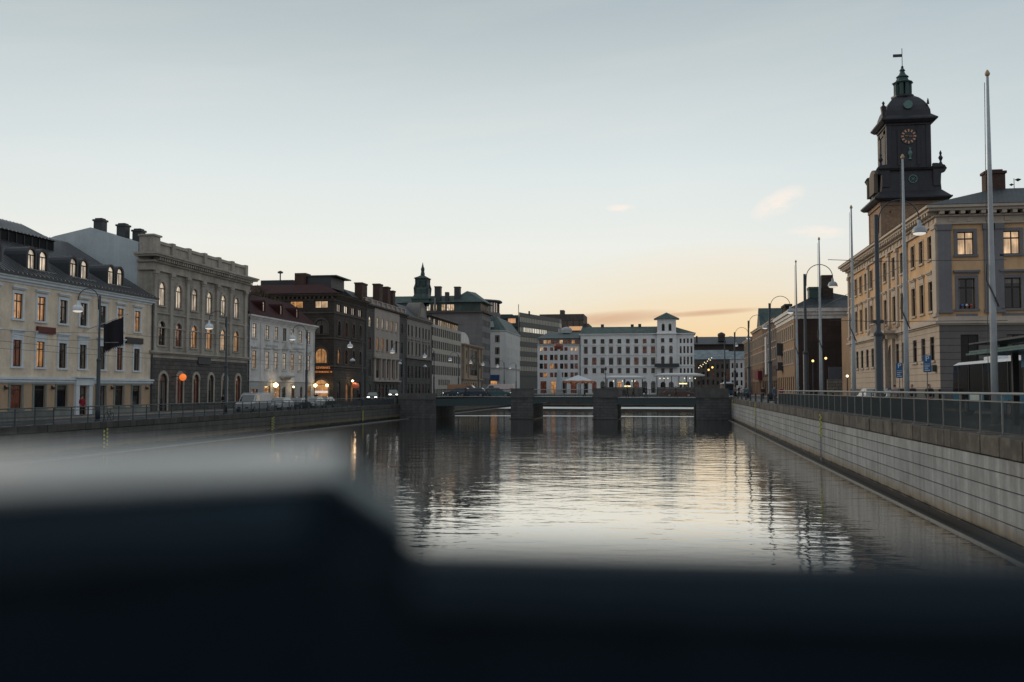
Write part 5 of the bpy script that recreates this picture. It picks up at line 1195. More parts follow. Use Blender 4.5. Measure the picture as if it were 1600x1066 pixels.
# church with clock tower
M_VERP = flat('pale_verdigris', (.12, .22, .20), .7)
V_TB = mat('old_brown_brick_tower', (.36, .24, .155), .85, .25, .5, kind='brick', bw=.5, bh=.2, mortar=.02)
M_COP = mat('blackened_copper', (.030, .031, .038), .5, .35, .5, kind='seamx', bw=.7, bump=.5)
M_VER = flat('verdigris_trim', (.035, .075, .07), .6)
V_TB2 = mat('brown_tower_stone', (.26, .19, .14), .85, .25, .5)
V_TS = mat('pale_tower_stone', (.17, .145, .12), .8, .3, .5)
r = empty('church_tower', (35.2, 150, ZR), 'old church tower of brown brick with black copper belfry, gilt clock, dome and lantern', 'tower')
cx, cy = 35.35, 154.2
def sq(mb, h, z0, z1, h1=None): h1 = h if h1 is None else h1; return mb.box(cx - h, cx + h, cy - h, cy + h, z0, z1, top=(cx - h1, cx + h1, cy - h1, cy + h1))
sq(MB(), 4.25, 3, 31.7).build('brick_shaft', V_TB, r)
mb = MB()
for sxx in (-1, 1):
    for syy in (-1, 1): mb.box(cx + sxx * 4.1 - .25, cx + sxx * 4.1 + .25, cy + syy * 4.1 - .25, cy + syy * 4.1 + .25, 3, 31.2)
sq(mb, 4.45, 31.2, 31.75); sq(mb, 4.35, 25.0, 25.3); mb.build('stone_quoins', V_TB2, r)
mb = MB()
for dx in (-3, -1.2, 1.2, 3): mb.box(cx + dx - .12, cx + dx + .12, cy - 4.3, cy - 4.2, 30.1, 30.4)
mb.box(cx + 1.1, cx + 1.5, cy - 4.3, cy - 4.2, 28.0, 29.2); mb.box(cx - 4.3, cx - 4.2, cy - 2, cy - 1.6, 27.8, 29.0); mb.build('slit_openings', M_SOOT, r)
mb = MB(); sq(mb, 5.0, 31.78, 32.1, 5.35); sq(mb, 5.35, 32.1, 32.3); sq(mb, 5.2, 32.3, 33.3, 4.2); mb.build('skirt_roof', M_COP, r)
mb = MB(); sq(mb, 4.15, 33.3, 36.4, 3.95); sq(mb, 4.3, 36.3, 36.6, 4.5); sq(mb, 4.3, 36.6, 36.9, 3.6); mb.build('lower_stage', M_COP, r)
mb = MB()
for sxx in (-1, 1):        # scrolled corner brackets
    pts = [(cx + sxx * 3.0, 37.2), (cx + sxx * 3.6, 37.2), (cx + sxx * 4.6, 36.9), (cx + sxx * 4.9, 36.4), (cx + sxx * 4.6, 35.9), (cx + sxx * 4.1, 35.7), (cx + sxx * 4.0, 33.9), (cx + sxx * 3.0, 33.9)]
    for yy in (cy - 4.3, cy + 3.7): MB().prism([(x, yy, z) for x, z in pts], (0, .6, 0)).build('scroll_bracket', M_COP, r)
mb = MB(); mb.prism([(cx - 4.3, cy - 2.2, 33.6), (cx - 4.3, cy + 2.2, 33.6), (cx - 4.3, cy + 2.2, 35.9)] + [(cx - 4.3, cy + 2.2 * cos(pi * i / 8), 35.9 + 1.3 * sin(pi * i / 8)) for i in range(1, 8)] + [(cx - 4.3, cy - 2.2, 35.9)], (-.35, 0, 0))
mb.box(cx - 4.9, cx - 4.3, cy - 2.6, cy - 2.2, 33.4, 36.2).box(cx - 4.9, cx - 4.3, cy + 2.2, cy + 2.6, 33.4, 36.2); mb.build('side_aedicule', V_TS, r)
mb = MB(); sq(mb, 3.0, 36.9, 43.2); mb.build('belfry', M_COP, r)
mb = MB()
for sxx in (-1, 1):
    for syy in (-1, 1): MB().box(cx + sxx * 2.75 - .35, cx + sxx * 2.75 + .35, cy + syy * 2.75 - .35, cy + syy * 2.75 + .35, 36.9, 43.2).build('corner_pilaster', M_COP, r)
for u in (-1.35, 1.35): mb.box(cx + u - .22, cx + u + .22, cy - 3.12, cy - 2.95, 37.3, 42.6)
mb.build('panel_strips', M_COP, r)
mb = MB(); mb.box(cx - 3.15, cx - 2.95, cy - 2.2, cy - 1.2, 37.0, 42.8).box(cx - 3.15, cx - 2.95, cy + 1.2, cy + 2.2, 37.0, 42.8).box(cx - 3.15, cx - 2.95, cy - 2.2, cy + 2.2, 42.2, 42.9); mb.build('side_stone_frame', V_TS, r)
mb = MB(); sq(mb, 3.2, 43.2, 43.5); sq(mb, 3.5, 43.5, 43.9, 3.95); sq(mb, 3.95, 43.9, 44.1); sq(mb, 3.9, 44.1, 44.7, 3.2); mb.build('belfry_cornice', M_COP, r)
prof = [(3.15, 44.7), (3.08, 45.4), (2.8, 46.2), (2.35, 46.95), (1.85, 47.55), (1.4, 47.9)]
mb = MB()
for (r0, z0), (r1, z1) in zip(prof, prof[1:]): sq(mb, r0, z0, z1 - .001, r1)
mb.build('dome', M_COP, r)
mb = MB(); mb.lathe((cx, cy), [(1.55, 47.8), (1.7, 48.0), (1.7, 48.25), (1.15, 48.35)], 8); mb.build('lantern_gallery', M_COP, r)
mb = MB()
for k in range(8):
    a_ = pi * 2 * (k + .5) / 8; x, y = cx + 1.0 * cos(a_), cy + 1.0 * sin(a_); mb.box(x - .24, x + .24, y - .24, y + .24, 48.3, 50.1)
mb.lathe((cx, cy), [(1.3, 50.1), (1.55, 50.3), (1.0, 50.6), (.75, 51.1), (.95, 51.2), (.5, 51.6), (.3, 52.1), (.45, 52.2), (.1, 52.7)], 8); mb.build('lantern', M_VER, r)
mb = MB(); mb.lathe((cx, cy), [(.05, 52.5), (.22, 52.75), (.05, 53.0)], 8); mb.tube([(cx, cy, 52.6), (cx, cy, 55.6)], .05, 6); mb.box(cx - 1.3, cx, cy - .02, cy + .02, 54.3, 54.75); mb.build('weather_vane', M_SOOT, r)
for a_, b_3 in ((-4.15, 1), (4.15, 1)):
    MB().lathe((cx + a_, cy - 3.9), [(.35, 36.9), (.2, 37.3), (.12, 37.5), (.34, 38.0), (.12, 38.4), (.2, 38.7), (.02, 39.1)], 8).build('urn_finial', M_COP, r)
MB().lathe((cx - 3.5, cy - 3.3), [(.25, 44.3), (.35, 45.2), (.45, 45.9), (.12, 46.2), (.22, 46.5), (.02, 46.8)], 8).build('urn_finial', M_COP, r)
MB().lathe((cx + 2.8, cy - 3.0), [(.2, 46.2), (.12, 46.8), (.02, 47.1)], 6).build('dome_knob', M_COP, r)
M_CLK = flat('dull_gilt_paint', (.62, .34, .2), .5)
ck = empty('tower_clock', (cx, cy - 3.2, 41.5), None, None); ck.parent = r; ck.location = (cx - 35.2, cy - 3.2 - 150, 41.5 - ZR)
def disc(mb, x, y, z, ro, ri, n, t):
    for i in range(n):
        a_, b4 = 2 * pi * i / n, 2 * pi * (i + 1) / n
        mb.prism([(x + ri * cos(a_), y, z + ri * sin(a_)), (x + ro * cos(a_), y, z + ro * sin(a_)), (x + ro * cos(b4), y, z + ro * sin(b4)), (x + ri * cos(b4), y, z + ri * sin(b4))], (0, -t, 0))
mb = MB(); disc(mb, cx, cy - 3.0, 41.5, 1.15, .001, 24, .1); mb.build('dial', M_SOOT, ck)
mb = MB()
for k in range(12):
    a_ = 2 * pi * k / 12; dx, dz = sin(a_), cos(a_); t_ = Vector((dz, -dx)) * .1
    p0, p1 = (cx + dx * .68, 41.5 + dz * .68), (cx + dx * 1.05, 41.5 + dz * 1.05)
    mb.prism([(p0[0] - t_[0], cy - 3.1, p0[1] - t_[1]), (p1[0] - t_[0], cy - 3.1, p1[1] - t_[1]), (p1[0] + t_[0], cy - 3.1, p1[1] + t_[1]), (p0[0] + t_[0], cy - 3.1, p0[1] + t_[1])], (0, -.06, 0))
mb.build('hour_markers', M_CLK, ck)
for nm, a_, L, wd in (('minute_hand', rad(94), .95, .06), ('hour_hand', rad(-82), .6, .09)):
    dx, dz = sin(a_), cos(a_); t_ = Vector((dz, -dx)) * wd
    mb = MB(); mb.prism([(cx - dx * .15 - t_[0], cy - 3.18, 41.5 - dz * .15 - t_[1]), (cx + dx * L, cy - 3.18, 41.5 + dz * L), (cx - dx * .15 + t_[0], cy - 3.18, 41.5 - dz * .15 + t_[1])], (0, -.05, 0)); mb.build(nm, M_CLK, ck)
for nm, z, ro in (('dome_roundel', 46.3, .55),): 
    mb = MB(); disc(mb, cx, cy - 2.95, 46.2, .62, .001, 16, .3); mb.build(nm, M_VERP, r)
mb = MB(); disc(mb, cx + .25, cy - 4.1, 35.0, .62, .5, 18, .1)
for k in range(4): a_ = pi * k / 4; mb.tube([(cx + .25 - .5 * cos(a_), cy - 4.15, 35 - .5 * sin(a_)), (cx + .25 + .5 * cos(a_), cy - 4.15, 35 + .5 * sin(a_))], .04, 4)
mb.build('wheel_window', M_VERP, r)
MB().lathe((cx + .15, cy - 3.12), [(.25, 38.1), (.12, 38.4), (.33, 38.9), (.3, 39.2), (.12, 39.4), (.22, 39.7), (.02, 39.9)], 8).build('verdigris_urn', M_VERP, r)
MB().box(cx + 4.2, cx + 26, cy - 4, cy + 6, 3, 17).build('nave', V_TB, r)

# brown corner building with hipped roof
r = empty('brown_hipped_building', (24, 161, ZR), 'yellow brown building with white cornice, dark blank side wall and black hipped roof', 'building')
V_YB = mat('yellow_brown_plaster', (.30, .20, .12), .85, .2, .4)
V_BW = mat('dark_brown_side_wall', (.055, .038, .032), .9, .3, .4, kind='block', bw=2.5, bh=1.2, mortar=.03, gap=.7)
facade(r, FRt, 161, 186.2, 3.15, 15.6, [([162.8 + 2.75 * i for i in range(9)], 1.2, z, z + 2.2, False, 'D', 'cross', 'flat') for z in (12.6, 8.7)] + [([162.8 + 2.75 * i for i in range(9)], 1.3, 4.2, 6.6, False, 'RKK', 'cross')], V_YB, V_RSS)
MB().box(20.02, 40, 161.0, 186.1, 3.15, 15.6).build('side_wall', V_BW, r) if False else MB().box(20.35, 40, 161.0, 186.1, 3.15, 15.6).build('side_wall', V_BW, r)
mb = MB(); mb.box(19.9, 40, 160.9, 186.3, 15.62, 16.2).box(19.7, 40, 160.6, 186.5, 16.202, 16.7).box(19.4, 40.3, 160.3, 186.8, 16.702, 17.3); mb.build('white_cornice', V_WH, r)
mb = MB(); mb._add([(19.3, 160.2, 17.32), (40.4, 160.2, 17.32), (40.4, 187, 17.32), (19.3, 187, 17.32), (25.5, 168, 20.6), (31, 168, 19.4), (31, 180, 19.4), (25.5, 180, 20.6)], [(0, 1, 5, 4), (1, 2, 6, 5), (2, 3, 7, 6), (3, 0, 4, 7), (4, 5, 6, 7), (0, 3, 2, 1)]); mb.build('roof', R_TILE, r)
MB().box(22.9, 24.6, 165, 167, 18.2, 20.6).box(22.8, 24.7, 164.9, 167.1, 20.602, 21.0).build('chimney', M_VER, r); MB().box(25.0, 26.8, 166, 168.5, 18.5, 23.0).build('chimney', V_DB, r)
for i in range(3): MB(FRt).box(177 + i * 2.2, 178 + i * 2.2, -1.5, -.5, 17.3, 18.9).box(176.8 + i * 2.2, 178.2 + i * 2.2, -1.7, -.4, 18.902, 19.3).build('chimney', V_DB, r)
MB(FRt).box(176.5, 178.8, 0, 1.3, 7.8, 8.0).box(176.6, 178.7, .1, .9, 8.0, 9.2).box(176.6, 178.6, 0, 1.0, 10.4, 12.5).build('bay_balcony', M_SOOT, r)
# low wall and hoarding beside it
r = empty('low_boundary_wall', (24, 150, ZR), 'low pale block wall with grey hoarding above between city hall and brown building', 'wall')
MB().box(23.2, 40, 150, 150.5, ZR, 6.0).build('blocks', mat('pale_block_wall', (.26, .24, .21), .85, .2, .5, kind='block', bw=.9, bh=.45, mortar=.04, gap=.4), r)
MB().box(23.4, 40, 150.1, 150.3, 6.001, 7.8).build('hoarding', flat('grey_hoarding', (.09, .10, .12), .7), r)
r = empty('ochre_annex', (30, 140, ZR), 'ochre and stone annex seen narrowly beside the far end of city hall', 'building')
FA = Fr('Y', 137, -1)
facade(r, FA, 24.6, 40, 3.15, 14.5, [([25.9], .8, 10, 12, False, 'D', 'cross', 'flat'), ([25.9], .8, 6.2, 8.2, False, 'D', 'cross', 'flat')], V_Y, V_RSS)
bands(r, FA, 24.6, 40, [(.3, 14.3, 14.6), (.6, 14.6, 14.85)], V_RSS, 'cornice'); body(r, FA, 24.6, 40, 9, 3.15, 14.6, V_YB)
globe_post('globe_street_lamp', 'small white lamp glowing at the far corner of city hall', 19.4, 112, ZR, 6.0, .13, 3, (1, .8, .5), group='lit street lamps at the far end')

# row beyond
V_R3 = mat('dark_brown_brick_front', (.13, .085, .06), .85, .25, .4, kind='brick', bw=.6, bh=.25)
V_R4 = mat('brown_orange_brick_front', (.22, .14, .09), .85, .25, .4)
for name, lab, y0, y1, zt, vm, rm, zr, n in (('dark_brick_house', 'dark brick house with grey roof next beyond the brown hipped building', 186.3, 213, 17.4, V_R3, R_GG, 18.8, 8),
                                     ('green_gabled_house', 'brown house with steep green gable and dark red awning on the right bank', 213.2, 238, 17.6, V_R4, R_GREEN, 21.2, 7),
                                     ('last_brown_house', 'furthest brown house of the right bank row', 238.2, 262, 16.4, V_R3, R_DARK, 19.0, 6)):
    r = empty(name, (20, (y0 + y1) / 2, ZR), lab, 'house'); st = (y1 - y0) / n
    cc = [y0 + st * (i + .5) for i in range(n)]
    facade(r, FRt, y0, y1, 3.15, zt, [(cc, 1.3, z, z + 2.1, False, 'D', 'cross', 'flat') for z in (13.6, 10.2)] + [(cc, 1.3, 7.0, 9.0, False, 'DDR', 'cross'), (cc, 1.8, 3.4, 6.2, False, 'LKR' if n == 7 else 'KRK', 'shop')], vm, V_RSS)
    body(r, FRt, y0, y1, 14, 3.15, zt, vm); bands(r, FRt, y0, y1, [(.3, zt - .3, zt), (.5, zt, zt + .2)], V_RSS, 'cornice', e0=0, e1=0)
    if n == 7: MB(FRt).prism([(y0, .4, zt + .21), (y0 + 8, .4, zt + .21), (y0 + 4, .4, zr + .6)], (0, -14, 0)).prism([(y0 + 8, .4, zt + .21), (y0 + 8, -5, zr), (y0 + 8, -12, zt + .21)], (y1 - y0 - 8, 0, 0)).build('roof', rm, r); MB(FRt).box(y0 + 1, y0 + 9, .1, .9, 6.6, 8.4).build('red_awning', flat('dark_red_canvas', (.16, .015, .03), .8), r)
    else: MB(FRt).prism([(y0, .3, zt + .21), (y0, -6, zr), (y0, -13, zt + .21)], (y1 - y0, 0, 0)).build('roof', rm, r)
    if n == 8: MB(FRt).box(y0 + 16.5, y0 + 19, 0, .3, 7.5, 15).build('white_bay', V_WH, r)
MB(FRt).box(228, 231, -3, -1.5, 19, 22.2).build('chimney', V_WH2, r)
M_CG = glass('car_glass', hi=.6, lo=.06, inner=(.01, .012, .014))
# ================================================================== STREET FURNITURE
M_POLE = flat('pale_flagpole_paint', (.36, .40, .42), .45)
M_DOME = flat('grey_enamel_dome', (.30, .34, .36), .35)
M_DOMEL = flat('pale_enamel_dome', (.62, .66, .68), .35)
M_GLOW = flat('lamp_diffuser', (1, .93, .82), .4, emit=.6)
def arc_lamp(label, x, y, z0, ztop, sgn, R_, group, dome=M_DOME, thick=.17):
    o = empty('street_lamp', (x, y, z0), label, 'street lamp', group)
    MB().tube([(x, y, z0), (x, y, z0 + 1.2), (x, y, z0 + 1.25), (x, y, z0 + 4.6), (x, y, z0 + 4.7), (x, y, ztop)], [thick * 1.25, thick * 1.25, thick, thick, thick * .6, thick * .5], 12).build('post', M_LAMP, o, smooth=True)
    MB().lathe((x, y), [(thick * 1.6, z0), (thick * 1.6, z0 + .12), (thick * 1.2, z0 + .2)], 12).lathe((x, y), [(thick * 1.1, z0 + 4.6), (thick * 1.15, z0 + 4.75), (thick * .6, z0 + 4.9)], 12).build('collar', M_LAMP, o)
    pts = [(x + sgn * .12, y, ztop - 1.1), (x + sgn * .14, y, ztop - .35)] + [(x + sgn * (.14 + R_ - R_ * cos(pi * i / 12)), y, ztop - .3 + R_ * sin(pi * i / 12)) for i in range(1, 13)]
    pts.append((pts[-1][0], y, pts[-1][2] - .12))
    MB().tube(pts, .035, 8).tube([(x, y, ztop - 1.0), (x + sgn * .13, y, ztop - 1.0)], .04, 6).build('curved_arm', M_LAMP, o, smooth=True)
    hx, hz = pts[-1][0], pts[-1][2]
    MB().lathe((hx, y), [(.05, hz + .05), (.09, hz - .05), (.12, hz - .28), (.30, hz - .36), (.40, hz - .52), (.44, hz - .70), (.44, hz - .74), (.38, hz - .74)], 20).build('lamp_shade', dome, o, smooth=True)
    MB().lathe((hx, y), [(.37, hz - .742), (.34, hz - .8), (.2, hz - .86), (.02, hz - .88)], 16).build('diffuser', M_GLOW, o, smooth=True)
    return o
labs = ['tall curved arm street lamp nearest on the right quay, before the city hall front', 'curved arm street lamp right of the thin flagpoles, second on the right quay', 'curved arm street lamp in front of the brown row, third on the right quay', 'curved arm street lamp beside the bridge end, fourth on the right quay', 'curved arm street lamp beyond the bridge, fifth on the right quay', 'smallest curved arm street lamp far down the right quay']
for i, l in enumerate(labs): arc_lamp(l, 12.5, 61.7 + 31.1 * i, ZR, 15.0, 1, 1.15, 'curved arm street lamps of the right quay', thick=.24)
labs = ['curved arm street lamp in front of the cream house', 'curved arm street lamp in front of stone palazzo', 'curved arm street lamp in front of the white house', 'curved arm street lamp in front of the dark corner house', 'curved arm street lamp before the bank building', 'curved arm street lamp before the right end of bank building', 'curved arm street lamp before the arched gable building', 'curved arm street lamp before the grid office']
for i, l in enumerate(labs): arc_lamp(l, -43, 70.7 + 22.4 * i, ZL, 11.8, -1, .85, 'curved arm street lamps of the left quay', M_DOMEL, .15)
for y, l in ((246, 'small lamp far down the left quay before the yellow building'), (268, 'small lamp down the left bank before white mansard house'), (290, 'smallest lamp at the far end of the left bank')): arc_lamp(l, -43.5, y, ZL, 11.8, -1, .85, 'curved arm street lamps of the left quay', M_DOMEL, .15)
def hang_lamp(label, x, y, z):
    o = empty('hanging_lamp', (x, y, z), label, 'lamp', 'lamps hung on wires over left street')
    MB().tube([(x, y, z), (x, y, z + .8)], .02, 5).tube([(-54, y, z + 1.2), (x, y, z + .8), (-43, y, z + 1.1)], .015, 4).build('wire', M_SOOT, o)
    MB().lathe((x, y), [(.05, z + .1), (.14, z), (.34, z - .12), (.42, z - .36), (.3, z - .38)], 16).build('lamp_shade', M_DOMEL, o, smooth=True)
hang_lamp('lamp hung on a wire before dark corner house, lower one', -47, 145.8, 9.2); hang_lamp('lamp hung on a wire at the bank building', -47, 173, 9.4); hang_lamp('lamp hung on a wire above the car headlights', -47, 192, 9.3)
# flagpoles
def flagpole(label, y):
    x = 10.62; o = empty('flagpole', (x, y, ZR), label, 'flagpole', 'pale flagpoles along the right quay railing')
    MB().tube([(x, y, ZR), (x, y, ZR + 4), (x, y, ZR + 8), (x, y, ZR + 11.8)], [.12, .105, .075, .042], 14).build('mast', M_POLE, o, smooth=True)
    MB().lathe((x, y), [(.2, ZR), (.2, ZR + .25), (.16, ZR + .3)], 14).build('foot', M_STEEL, o)
    MB().lathe((x, y), [(.02, ZR + 11.8), (.07, ZR + 11.84), (.085, ZR + 11.9), (.055, ZR + 11.97), (.02, ZR + 12.03)], 14).build('gilt_knob', flat('dull_gilt_knob', (.42, .30, .16), .4), o, smooth=True)
    MB().tube([(x - .17, y - .03, ZR + .9), (x - .2, y - .05, ZR + 2.5), (x - .1, y - .02, ZR + 11.6)], .012, 4).tube([(x - .16, y, 8.7), (x - .20, y - .03, 8.2), (x + .02, y - .17, 7.6), (x + .17, y - .05, 7.3)], .03, 5).build('halyard', M_SOOT, o)
for l, y in (('pale flagpole nearest the camera, in front of the bus', 34.6), ('pale flagpole before the city hall corner, second nearest', 46.6), ('pale flagpole by the far edge of city hall, third', 59.2), ('pale flagpole before the black hipped roof, fourth', 71.4), ('thinnest pale flagpole, furthest of the five', 83.9)): flagpole(l, y)
# parking signs
def psign(label, x, y, txt):
    dz = 0 if y < 62 else -.25
    o = empty('parking_sign', (x, y, ZR), label, 'sign', 'blue parking signs before city hall')
    MB().tube([(x, y, ZR), (x, y, 6.55 + dz)], .03, 8).build('post', M_STEEL, o)
    mb = blue = flat('traffic_blue', (.015, .11, .26), .45)
    MB().box(x - .21, x + .21, y - .05, y - .02, 5.55 + dz, 6.5 + dz).build('panel', mb, o, bevel=.01)
    wm = flat('sign_white', (.7, .72, .72), .5)
    text_mesh('letter', 'P', .42, wm, o, (x, y - .06, 6.3 + dz), (pi / 2, 0, 0), .004)
    MB().box(x - .16, x + .16, y - .056, y - .051, 6.0 + dz, 6.02 + dz).box(x - .15, x + .13, y - .056, y - .051, 5.88 + dz, 5.92 + dz).box(x - .15, x + .05, y - .056, y - .051, 5.76 + dz, 5.8 + dz).box(x - .15, x + .14, y - .056, y - .051, 5.64 + dz, 5.68 + dz).build('small_print', wm, o)
psign('blue parking sign at the city hall corner, right one', 14.6, 59.2, 0); psign('blue parking sign left of the near one, partly behind flagpole', 14.6, 66.0, 0)
# notice box on the corner
o = empty('wall_box', (19.9, 78.6, 6.0), 'small dark box on the city hall corner wall', 'box'); MB().box(19.7, 19.98, 78.3, 78.8, 5.9, 6.4).build('case', M_SOOT, o)
# tram shelter
sh = empty('tram_shelter', (13.9, 40.5, ZR), 'tram stop shelter with green glass roof edge at the far right', 'shelter')
MB().box(12.7, 15.1, 30, 44.6, 6.12, 6.2).box(12.6, 15.2, 30, 44.7, 6.02, 6.1).build('glass_roof', flat('green_glass_edge', (.10, .17, .16), .25), sh)
MB().prism([(12.9, 30, 6.45), (12.9, 45.3, 6.5), (12.9, 45.3, 6.56), (12.9, 30, 6.56)], (1.4, 0, 0)).box(13.5, 13.8, 38, 38.2, 6.2, 6.45).box(13.5, 13.8, 43.2, 43.4, 6.2, 6.45).build('upper_fin', M_SOOT, sh)
for y in (33, 38, 42.6): MB().box(13.75, 13.98, y - .1, y + .1, ZR, 6.03).build('column', flat('shelter_dark_steel', (.02, .022, .025), .5), sh)
MB().box(14.9, 14.95, 33, 42.4, 3.4, 5.9).build('rear_glazing', M_CG, sh)
MB().box(14.0, 14.5, 34, 41.5, 3.55, 3.63).build('bench', M_STEEL, sh)
MB().box(13.8, 13.95, 40.3, 41.7, 5.45, 5.95).build('blue_info_panel', flat('info_panel_blue', (.02, .13, .24), .4), sh)

# overhead wires
o = empty('overhead_wires', (-47, 60, 8.5), 'thin tram wires strung across the cream house front', 'wires')
mb = MB()
for (a_, b_5) in (((-42.9, 70.7, 8.4), (-54, 76, 9.2)), ((-42.9, 70.7, 8.9), (-54, 66, 9.6)), ((-46, 56, 8.1), (-46, 100, 8.0)), ((-49, 56, 7.7), (-49, 140, 7.9)), ((-46, 100, 8.0), (-46, 150, 8.2)), ((-43, 93.1, 9.6), (-54, 91, 10.2)), ((-43, 115, 9.4), (-54, 113, 10.0))):
    p, q = Vector(a_), Vector(b_5); n = 8; mb.tube([tuple(p.lerp(q, i / n) - Vector((0, 0, .25 * sin(pi * i / n)))) for i in range(n + 1)], .018, 4)
mb.build('wires', M_SOOT, o)
o = empty('overhead_wires', (16, 62, 11), 'cross wires on the nearest right quay lamp post', 'wires')
mb = MB()
for z, x1 in ((12.2, 20), (8.6, 20)):
    mb.tube([(9.6, 61.2, z + .1), (12.5, 61.7, z), (x1, 62.5, z + .05)], .022, 4)
mb.box(12.2, 12.8, 61.6, 61.8, 8.5, 8.7); mb.tube([(14.5, 62, 12.2), (14.6, 180, 12.4)], .02, 4); mb.build('wires', M_SOOT, o)

# ================================================================== VEHICLES
M_TYRE = flat('tyre_rubber', (.015, .015, .015), .8); M_RIM = flat('alloy_rim', (.35, .35, .36), .35, .8)
def headm(e): return flat('headlight_%s' % ('lit' if e else 'off'), (1, .97, .9) if e else (.5, .5, .5), .2, emit=5 if e else 0)
M_TAIL = flat('tail_light', (.5, .02, .02), .3, emit=.3)
def loft(mb, secs):
    """secs: list of rings (same count), closed caps."""
    n = len(secs[0]); base = len(mb.v)
    fs = []
    for i in range(len(secs) - 1):
        for k in range(n): fs.append((i * n + k, i * n + (k + 1) % n, (i + 1) * n + (k + 1) % n, (i + 1) * n + k))
    fs += [tuple(range(n))[::-1], tuple(range((len(secs) - 1) * n, len(secs) * n))]
    return mb._add([p for s_ in secs for p in s_], fs)
def make_car(kind, paint, label, lit=True):
    """nose points to -Y, origin on the road."""
    o = empty('parked_car' if kind != 'van' else 'parked_van', (0, 0, 0), label, 'car' if kind != 'van' else 'van')
    L, Wd = {'hatch': (4.1, 1.75), 'wagon': (4.6, 1.8), 'van': (5.6, 1.95)}[kind]
    h = L / 2; pm = flat('car_paint_%s' % paint, {'white': (.75, .77, .78), 'silver': (.45, .47, .48), 'dark': (.02, .025, .03), 'blue': (.02, .05, .09), 'teal': (.03, .12, .14)}[paint], .25)
    if kind == 'van': low = [(-h, .35), (-h, .85), (-h + .15, 1.0), (-h + 1.0, 1.15), (h, 1.15), (h, .35)]; gh = [(-h + .85, 1.12), (-h + 1.55, 2.0), (h - .08, 2.05), (h, 1.12)]
    elif kind == 'wagon': low = [(-h, .35), (-h, .65), (-h + .12, .78), (-h + 1.15, .92), (h, .95), (h + .03, .6), (h, .35)]; gh = [(-h + 1.05, .9), (-h + 1.85, 1.42), (h - .75, 1.45), (h - .1, .93)]
    else: low = [(-h, .33), (-h, .62), (-h + .12, .75), (-h + 1.0, .9), (h, .93), (h + .03, .6), (h, .33)]; gh = [(-h + .9, .88), (-h + 1.6, 1.42), (h - .6, 1.44), (h - .05, .91)]
    def ring(y, x0, prof): return [(x0, py, pz) for py, pz in prof]
    w = Wd / 2; mb = MB()
    def shr(prof, k): c = sum(p[0] for p in prof) / len(prof); return [(c + (p[0] - c) * k, p[1] * (1 if p[1] < .5 else (.985 if k < 1 else 1))) for p in prof]
    loft(mb, [ring(0, x, shr(low, k)) for x, k in ((-w, .97), (-w + .12, 1), (w - .12, 1), (w, .97))]); mb.build('body', pm, o, bevel=.05)
    mb = MB(); ti = .2 if kind != 'van' else .1
    loft(mb, [[(s_ * (w - .06 - (ti if pz > 1.2 else 0)), py + (0), pz) for py, pz in gh] for s_ in (-1, 1)]); mb.build('windows', M_CG if kind != 'van' else pm, o, bevel=.04)
    zt = max(p[1] for p in gh); mb = MB(); mb.box(-w + ti + .1, w - ti - .1, gh[1][0] + .12, gh[2][0] - .05, zt - .03, zt + .035); mb.build('roof', pm, o, bevel=.03)
    if kind == 'van':
        MB().prism([(-w + .2, gh[0][0] - .02, 1.17), (w - .2, gh[0][0] - .02, 1.17), (w - .26, gh[1][0] - .05, 1.93), (-w + .26, gh[1][0] - .05, 1.93)], (0, .06, .02)).build('windscreen', M_CG, o)
        for s_ in (-1, 1): MB().prism([(s_ * (w - .035), -h + 1.2, 1.2), (s_ * (w - .035), -h + 2.3, 1.2), (s_ * (w - .12), -h + 2.3, 1.85), (s_ * (w - .12), -h + 1.6, 1.85)], (s_ * .01, 0, 0)).build('side_window', M_CG, o)
    else:
        mb = MB()
        for s_ in (-1, 1):
            for t in (.42, .72): y = gh[0][0] + (gh[3][0] - gh[0][0]) * t; mb.prism([(s_ * (w - .055), y - .04, .9), (s_ * (w - .055), y + .04, .9), (s_ * (w - .05 - ti), y + .04, 1.43), (s_ * (w - .05 - ti), y - .04, 1.43)], (s_ * .012, 0, 0))
        mb.build('pillars', pm, o)
    for s_ in (-1, 1):
        for y in (-h + .8, h - .85):
            def wheel(rr, t0, t1):
                mb_ = MB(); n = 18; a_ = [(s_ * t0, y + rr * cos(2 * pi * i / n), .32 + rr * sin(2 * pi * i / n)) for i in range(n)]; mb_.prism(a_, (s_ * (t1 - t0), 0, 0)); return mb_
            wo_ = wheel(.32, w - .2, w + .01).build('wheel', M_TYRE, o, bevel=.03); wheel(.2, w + .004, w + .03).build('rim', M_RIM, wo_)
        MB().box(s_ * (w - .32) - .2, s_ * (w - .32) + .2, -h - .02, -h + .12, .58, .72).build('headlight', headm(lit), o, bevel=.03)
        MB().box(s_ * (w - .16) - .1, s_ * (w - .16) + .1, h - .1, h + .04, .68, .85).build('tail_light', M_TAIL, o, bevel=.02)
        MB().box(s_ * (w + .08) - .09, s_ * (w + .08) + .09, gh[0][0] + .25, gh[0][0] + .37, .95, 1.08).build('mirror', pm, o, bevel=.03)
    MB().box(-.6, .6, -h - .03, -h + .05, .40, .55).build('grille', M_TYRE, o); MB().box(-.26, .26, -h - .045, -h - .031, .42, .53).build('number_plate', flat('plate_white', (.6, .6, .58), .5), o)
    return o
G = 'cars parked along the left quay'
v = place(make_car('van', 'silver', 'pale silver van parked on the left quay, leftmost vehicle', False), (-45.2, 105.0, ZL), group=G)
a1 = place(make_car('wagon', 'white', 'white car parked behind the silver van', False), (-45.2, 112.6, ZL), group=G)
a2 = place(make_car('hatch', 'dark', 'dark small car parked left of the lamp post by the white house', False), (-45.2, 118.6, ZL), group=G)
